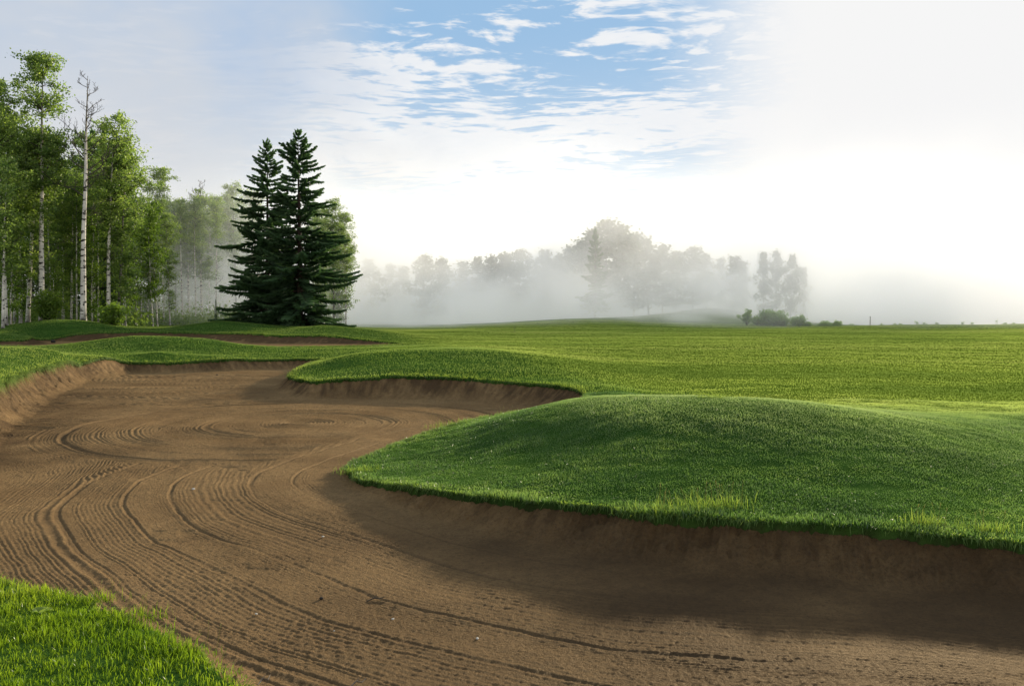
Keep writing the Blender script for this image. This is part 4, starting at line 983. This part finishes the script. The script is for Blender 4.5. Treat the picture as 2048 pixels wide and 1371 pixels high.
tuft(583, 748, .41, 70, .2, .15, 'thin pale weeds at the tip of the second mound', straw=8)
tuft(280, 1232, .31, 120, .11, .09, 'sparse grass stalks overhanging the sand at the corner edge', mat='blade_near', straw=7)
tuft(200, 1195, .31, 90, .10, .06, 'grass stalks at the upper end of the corner grass', mat='blade_near', straw=5)
tuft(375, 1295, .31, 90, .09, .07, 'grass stalks at the right end of the corner grass', mat='blade_near', straw=6)
tuft(485, 716, .46, 160, .25, .2, 'small dark tuft breaking the far lip of the front bunker')
# broad-leaved weed in the corner
def weed():
    x, y, _ = atz(82, 1210, .42); z = ground_z(x, y)
    o = empty('broadleaf_weed', (x, y, z+.03), 'broad leaved weed among the corner grass', 'plant')
    for i, (a, L) in enumerate([(0.2, .075), (1.6, .06), (2.8, .08), (3.9, .055), (5.2, .065)]):
        s = np.linspace(0, 1, 7); w = .028*np.sin(PI*(.08+.92*s)**.8)+.002
        cx = np.cos(a)*L*s; cy = np.sin(a)*L*s; cz = .035*np.sin(PI*s*.75)+.012
        Lx = np.stack([cx-np.sin(a)*w, cy+np.cos(a)*w, cz+.010], -1); Rx = np.stack([cx+np.sin(a)*w, cy-np.cos(a)*w, cz+.010], -1); Cn = np.stack([cx, cy, cz], -1)
        V = np.stack([Lx, Cn, Rx], 1).reshape(-1, 3); mb = MB(); mb.add(V, [grid_faces(7, 3)], .85)
        link('leaf', mb.mesh('weed_leaf', [M['leaf_young']], True), o)
weed()

# ------------------------------------------------------------------ lake
def water():
    m, n, out = new_mat('lake_surface')
    pos = n('ShaderNodeNewGeometry').outputs['Position']
    b = n('ShaderNodeBump', {'Strength': 0.15, 'Distance': 0.1, 'Height': n.noise(1.2, n.map(pos, (1, .3, 1)), 4)})
    p = n('ShaderNodeBsdfPrincipled', {'Base Color': (.05, .06, .06, 1), 'Roughness': .08, 'IOR': 1.33, 'Normal': b.outputs[0]})
    n.t.links.new(p.outputs[0], out.inputs[0]); return m
V = [(20, 128, LAKE_Z), (330, 128, LAKE_Z), (330, 360, LAKE_Z), (90, 360, LAKE_Z), (60, 200, LAKE_Z), (45, 160, LAKE_Z)]
tag(link('lake', make_mesh('lake', V, [np.array([[0, 1, 2, 3, 4, 5]])], [water()])), 'still lake shining pale behind the grass bank', kind='structure')

# ------------------------------------------------------------------ mist
SUN_AZ, SUN_EL = 30.0, 12.5
def mist_mat():
    m, n, out = new_mat('mist')
    pos = n('ShaderNodeNewGeometry').outputs['Position']
    s = n('ShaderNodeSeparateXYZ', {0: pos}).outputs
    x, y, z = s[0], s[1], s[2]
    n1 = n.noise(0.022, n.map(pos, (1, 1, 1.7)), 3, 0.5)
    n2 = n.noise(0.07, n.map(pos, (1, 1, 1.4), loc=(9, 3, 1)), 2, 0.5)
    nn = n.m('ADD', n.m('MULTIPLY', n1, 0.75), n.m('MULTIPLY', n2, 0.25))
    zz = n.m('SUBTRACT', z, n.m('MULTIPLY_ADD', n1, 26.0, -9.5))
    low = n.m('EXPONENT', n.m('MULTIPLY', n.m('MAXIMUM', zz, 0.0), -1/12.5))
    # start of the bank: nearer on the left (behind the spruces), further away over the fairway
    ystart = n.m('ADD', 84.0, n.m('MULTIPLY', n.ss(x, -38.0, 5.0), 12.0))
    fy = n.ss(n.m('SUBTRACT', y, ystart), 0.0, 52.0)
    fx = n.m('MULTIPLY_ADD', n.ss(x, -62.0, -34.0), 0.72, 0.28)
    ft = n.m('SUBTRACT', 1.0, n.ss(z, 24.0, 38.0))
    d = n.m('MULTIPLY', n.m('MULTIPLY', low, fy), n.m('MULTIPLY', fx, ft))
    d = n.m('MULTIPLY', d, n.ss(nn, 0.30, 0.60))
    d = n.m('MULTIPLY', d, 0.086)
    wisp = n.noise(0.050, n.map(pos, (1, .6, 1.1), loc=(2, 5, 3)), 5, .62)
    d = n.m('MULTIPLY', d, n.m('MULTIPLY_ADD', n.ss(wisp, .36, .64), 1.60, .22))
    right = n.ss(x, 62.0, 100.0)
    d = n.m('MULTIPLY', d, n.m('SUBTRACT', 1.0, n.m('MULTIPLY', right, .6)))
    ztop = n.m('ADD', z, n.m('MULTIPLY_ADD', wisp, 22.0, -11.0))
    dl = n.m('MULTIPLY', n.m('MULTIPLY', right, n.ss(y, 175.0, 235.0)), n.m('SUBTRACT', 1.0, n.ss(ztop, 15.0, 27.0)))
    d = n.m('ADD', d, n.m('MULTIPLY', dl, n.m('MULTIPLY_ADD', n.ss(nn, .3, .65), .009, .003)))
    v = n('ShaderNodeVolumeScatter', {'Color': (0.985, 0.97, 0.945, 1), 'Density': d, 'Anisotropy': 0.15})
    e = n('ShaderNodeEmission', {'Color': (1.0, .95, .86, 1), 'Strength': n.m('MULTIPLY', d, n.m('MULTIPLY_ADD', n.ss(x, -30.0, 90.0), 0.015, 0.105))})  # added glow inside the mist, standing in for light scattered many times
    n.t.links.new(n('ShaderNodeAddShader', {0: v.outputs[0], 1: e.outputs[0]}).outputs[0], out.inputs['Volume'])
    m.cycles.volume_step_rate = 1.0
    return m
bx0, bx1, by0, by1, bz0, bz1 = -110, 300, 84, 400, -1.0, 38
V = [(bx0, by0, bz0), (bx1, by0, bz0), (bx1, by1, bz0), (bx0, by1, bz0), (bx0, by0, bz1), (bx1, by0, bz1), (bx1, by1, bz1), (bx0, by1, bz1)]
tag(link('mist', make_mesh('mist', V, [np.array([[3, 2, 1, 0], [4, 5, 6, 7], [0, 1, 5, 4], [1, 2, 6, 5], [2, 3, 7, 6], [3, 0, 4, 7]])], [mist_mat()])), 'low bank of morning mist drifting through the far trees', 'mist', kind='stuff')

# ------------------------------------------------------------------ sky and sun
sc = bpy.context.scene
w = bpy.data.worlds.new('World'); sc.world = w; w.use_nodes = True
w.node_tree.nodes.clear(); n = N(w.node_tree)
out = n('ShaderNodeOutputWorld')
sky = n('ShaderNodeTexSky'); sky.sky_type = 'NISHITA'; sky.sun_disc = False
sky.sun_elevation = R(SUN_EL); sky.sun_rotation = R(SUN_AZ); sky.air_density = 1.0; sky.dust_density = 0.6; sky.ozone_density = 2.0
dv = n('ShaderNodeTexCoord').outputs['Generated']
sp = n('ShaderNodeSeparateXYZ', {0: dv}).outputs
az = n.m('MULTIPLY', n.m('ARCTAN2', sp[0], sp[1]), 180/PI); el = n.m('MULTIPLY', n.m('ARCSINE', sp[2]), 180/PI)
zc = n.m('MAXIMUM', sp[2], 0.03)
pl = n('ShaderNodeCombineXYZ', {0: n.m('DIVIDE', sp[0], zc), 1: n.m('DIVIDE', sp[1], zc), 2: 0.0}).outputs[0]
def col(r, g, b, k=10.0):
    f = lambda c: ((c/255+.055)/1.055)**2.4 if c > 10 else c/255/12.92
    return (f(r)*k, f(g)*k, f(b)*k)
big = n.noise(0.55, n.map(pl, (1, 1, 1), loc=(3, 1, 0)), 3, .5)
plw = n('ShaderNodeVectorMath', {0: pl, 1: n('ShaderNodeVectorMath', {0: n('ShaderNodeTexNoise', {'Vector': n.map(pl, (1.1, 1.1, 1)), 'Scale': 1.0, 'Detail': 2.0}).outputs[1], 1: (0.5, 0.5, 0.5)}, operation='MULTIPLY').outputs[0]}, operation='ADD').outputs[0]
rip = n.noise(1.0, n.map(plw, (5.2, 10.0, 1), (0, 0, R(7))), 4, .55, 0.25)
fine = n.noise(1.0, n.map(plw, (15, 24, 1), (0, 0, R(7))), 3, .6, .2)
ripf = n.m('ADD', n.m('MULTIPLY', rip, .74), n.m('MULTIPLY', fine, .26))
# blue of the clear gaps: deeper high up, paler low down
c = n.mix(0.92, sky.outputs[0], n.mix(n.ss(el, 5.0, 21.0), col(205, 224, 240), col(156, 194, 230)))
# rippled high cloud: thicker lower down and towards the sun
cov = n.m('ADD', n.m('MULTIPLY', n.ss(el, 20.5, 9.0), .19), n.m('MULTIPLY', n.ss(az, 2.0, 13.0), .10))
cov = n.m('ADD', cov, n.m('MULTIPLY_ADD', big, 1.15, -.66))
cov = n.m('SUBTRACT', cov, n.m('MULTIPLY', n.ss(el, 13.0, 6.0), n.m('MULTIPLY', n.ss(az, 3.0, -6.0), .22)))
rm = n.ss(n.m('ADD', ripf, cov), .45, .60)
c = n.mix(n.m('MULTIPLY', rm, .93), c, n.mix(fine, col(236, 240, 245), col(250, 249, 248)))
# pale veil low down
veil = n.m('MULTIPLY', n.ss(n.m('ADD', el, n.m('MULTIPLY', az, -.28)), 8.0, 3.5), n.ss(az, -18.0, -4.0))
c = n.mix(veil, c, col(245, 244, 243))
# grey-lilac fog cloud on the left
wob = n.m('MULTIPLY_ADD', n.noise(3.0, n.map(dv, (1, 1, 1.5)), 5, .6), 26.0, -13.0)
lf = n.ss(n.m('ADD', n.m('ADD', az, wob), n.m('MULTIPLY', el, -.10)), -5.5, -19.0)
lc = n.mix(n.ss(el, 5.0, 20.0), col(208, 214, 221), col(182, 201, 226))
lc = n.mix(n.m('MULTIPLY', n.ss(n.noise(2.4, n.map(dv, (1, 1, 1.6), loc=(4, 2, 7)), 5, .6), .38, .66), .85), lc, col(213, 216, 221))
lb_ = n.m('MULTIPLY', n.ss(n.m('ABSOLUTE', n.m('SUBTRACT', az, -9.0)), 9.0, 2.0), n.ss(n.m('ABSOLUTE', n.m('SUBTRACT', el, 10.0)), 8.0, 2.0))
c = n.mix(n.m('MULTIPLY', lf, .93), c, lc)
# horizon glow
c = n.mix(n.m('MULTIPLY', n.ss(el, 8.5, 2.0), .92), c, col(224, 223, 220))
# glare round the sun
da = n.m('DIVIDE', n.m('SUBTRACT', az, SUN_AZ+2), 1.0); de = n.m('DIVIDE', n.m('SUBTRACT', el, 13.0), 1.35)
rad = n.m('SQRT', n.m('ADD', n.m('MULTIPLY', da, da), n.m('MULTIPLY', de, de)))
rad = n.m('ADD', rad, n.m('MULTIPLY_ADD', ripf, 11.0, -5.5))
c = n.mix(n.m('MULTIPLY', n.ss(rad, 22.5, 12.0), n.m('MULTIPLY_ADD', n.ss(el, 2.0, 8.5), .75, .25)), c, col(246, 246, 246))
n.t.links.new(n('ShaderNodeBackground', {0: c, 1: 0.1}).outputs[0], out.inputs[0])

sun_d = bpy.data.lights.new('sun', 'SUN'); sun_d.energy = 8.0; sun_d.angle = R(2.2); sun_d.color = (1.0, 0.86, 0.64)
sun = bpy.data.objects.new('sun', sun_d); C.objects.link(sun)
d = Vector((math.sin(R(SUN_AZ))*math.cos(R(SUN_EL)), math.cos(R(SUN_AZ))*math.cos(R(SUN_EL)), math.sin(R(SUN_EL))))
sun.rotation_euler = d.to_track_quat('Z', 'Y').to_euler(); sun.location = (30, 40, 30)

sc.view_settings.view_transform = 'Standard'; sc.view_settings.look = 'None'; sc.view_settings.exposure = 0; sc.view_settings.gamma = 1
cy = sc.cycles
cy.max_bounces = 12; cy.diffuse_bounces = 3; cy.glossy_bounces = 3; cy.transmission_bounces = 4; cy.volume_bounces = 10; cy.transparent_max_bounces = 8
cy.use_denoising = True; cy.caustics_reflective = False; cy.caustics_refractive = False
cy.sample_clamp_indirect = 6.0
sc.render.film_transparent = False
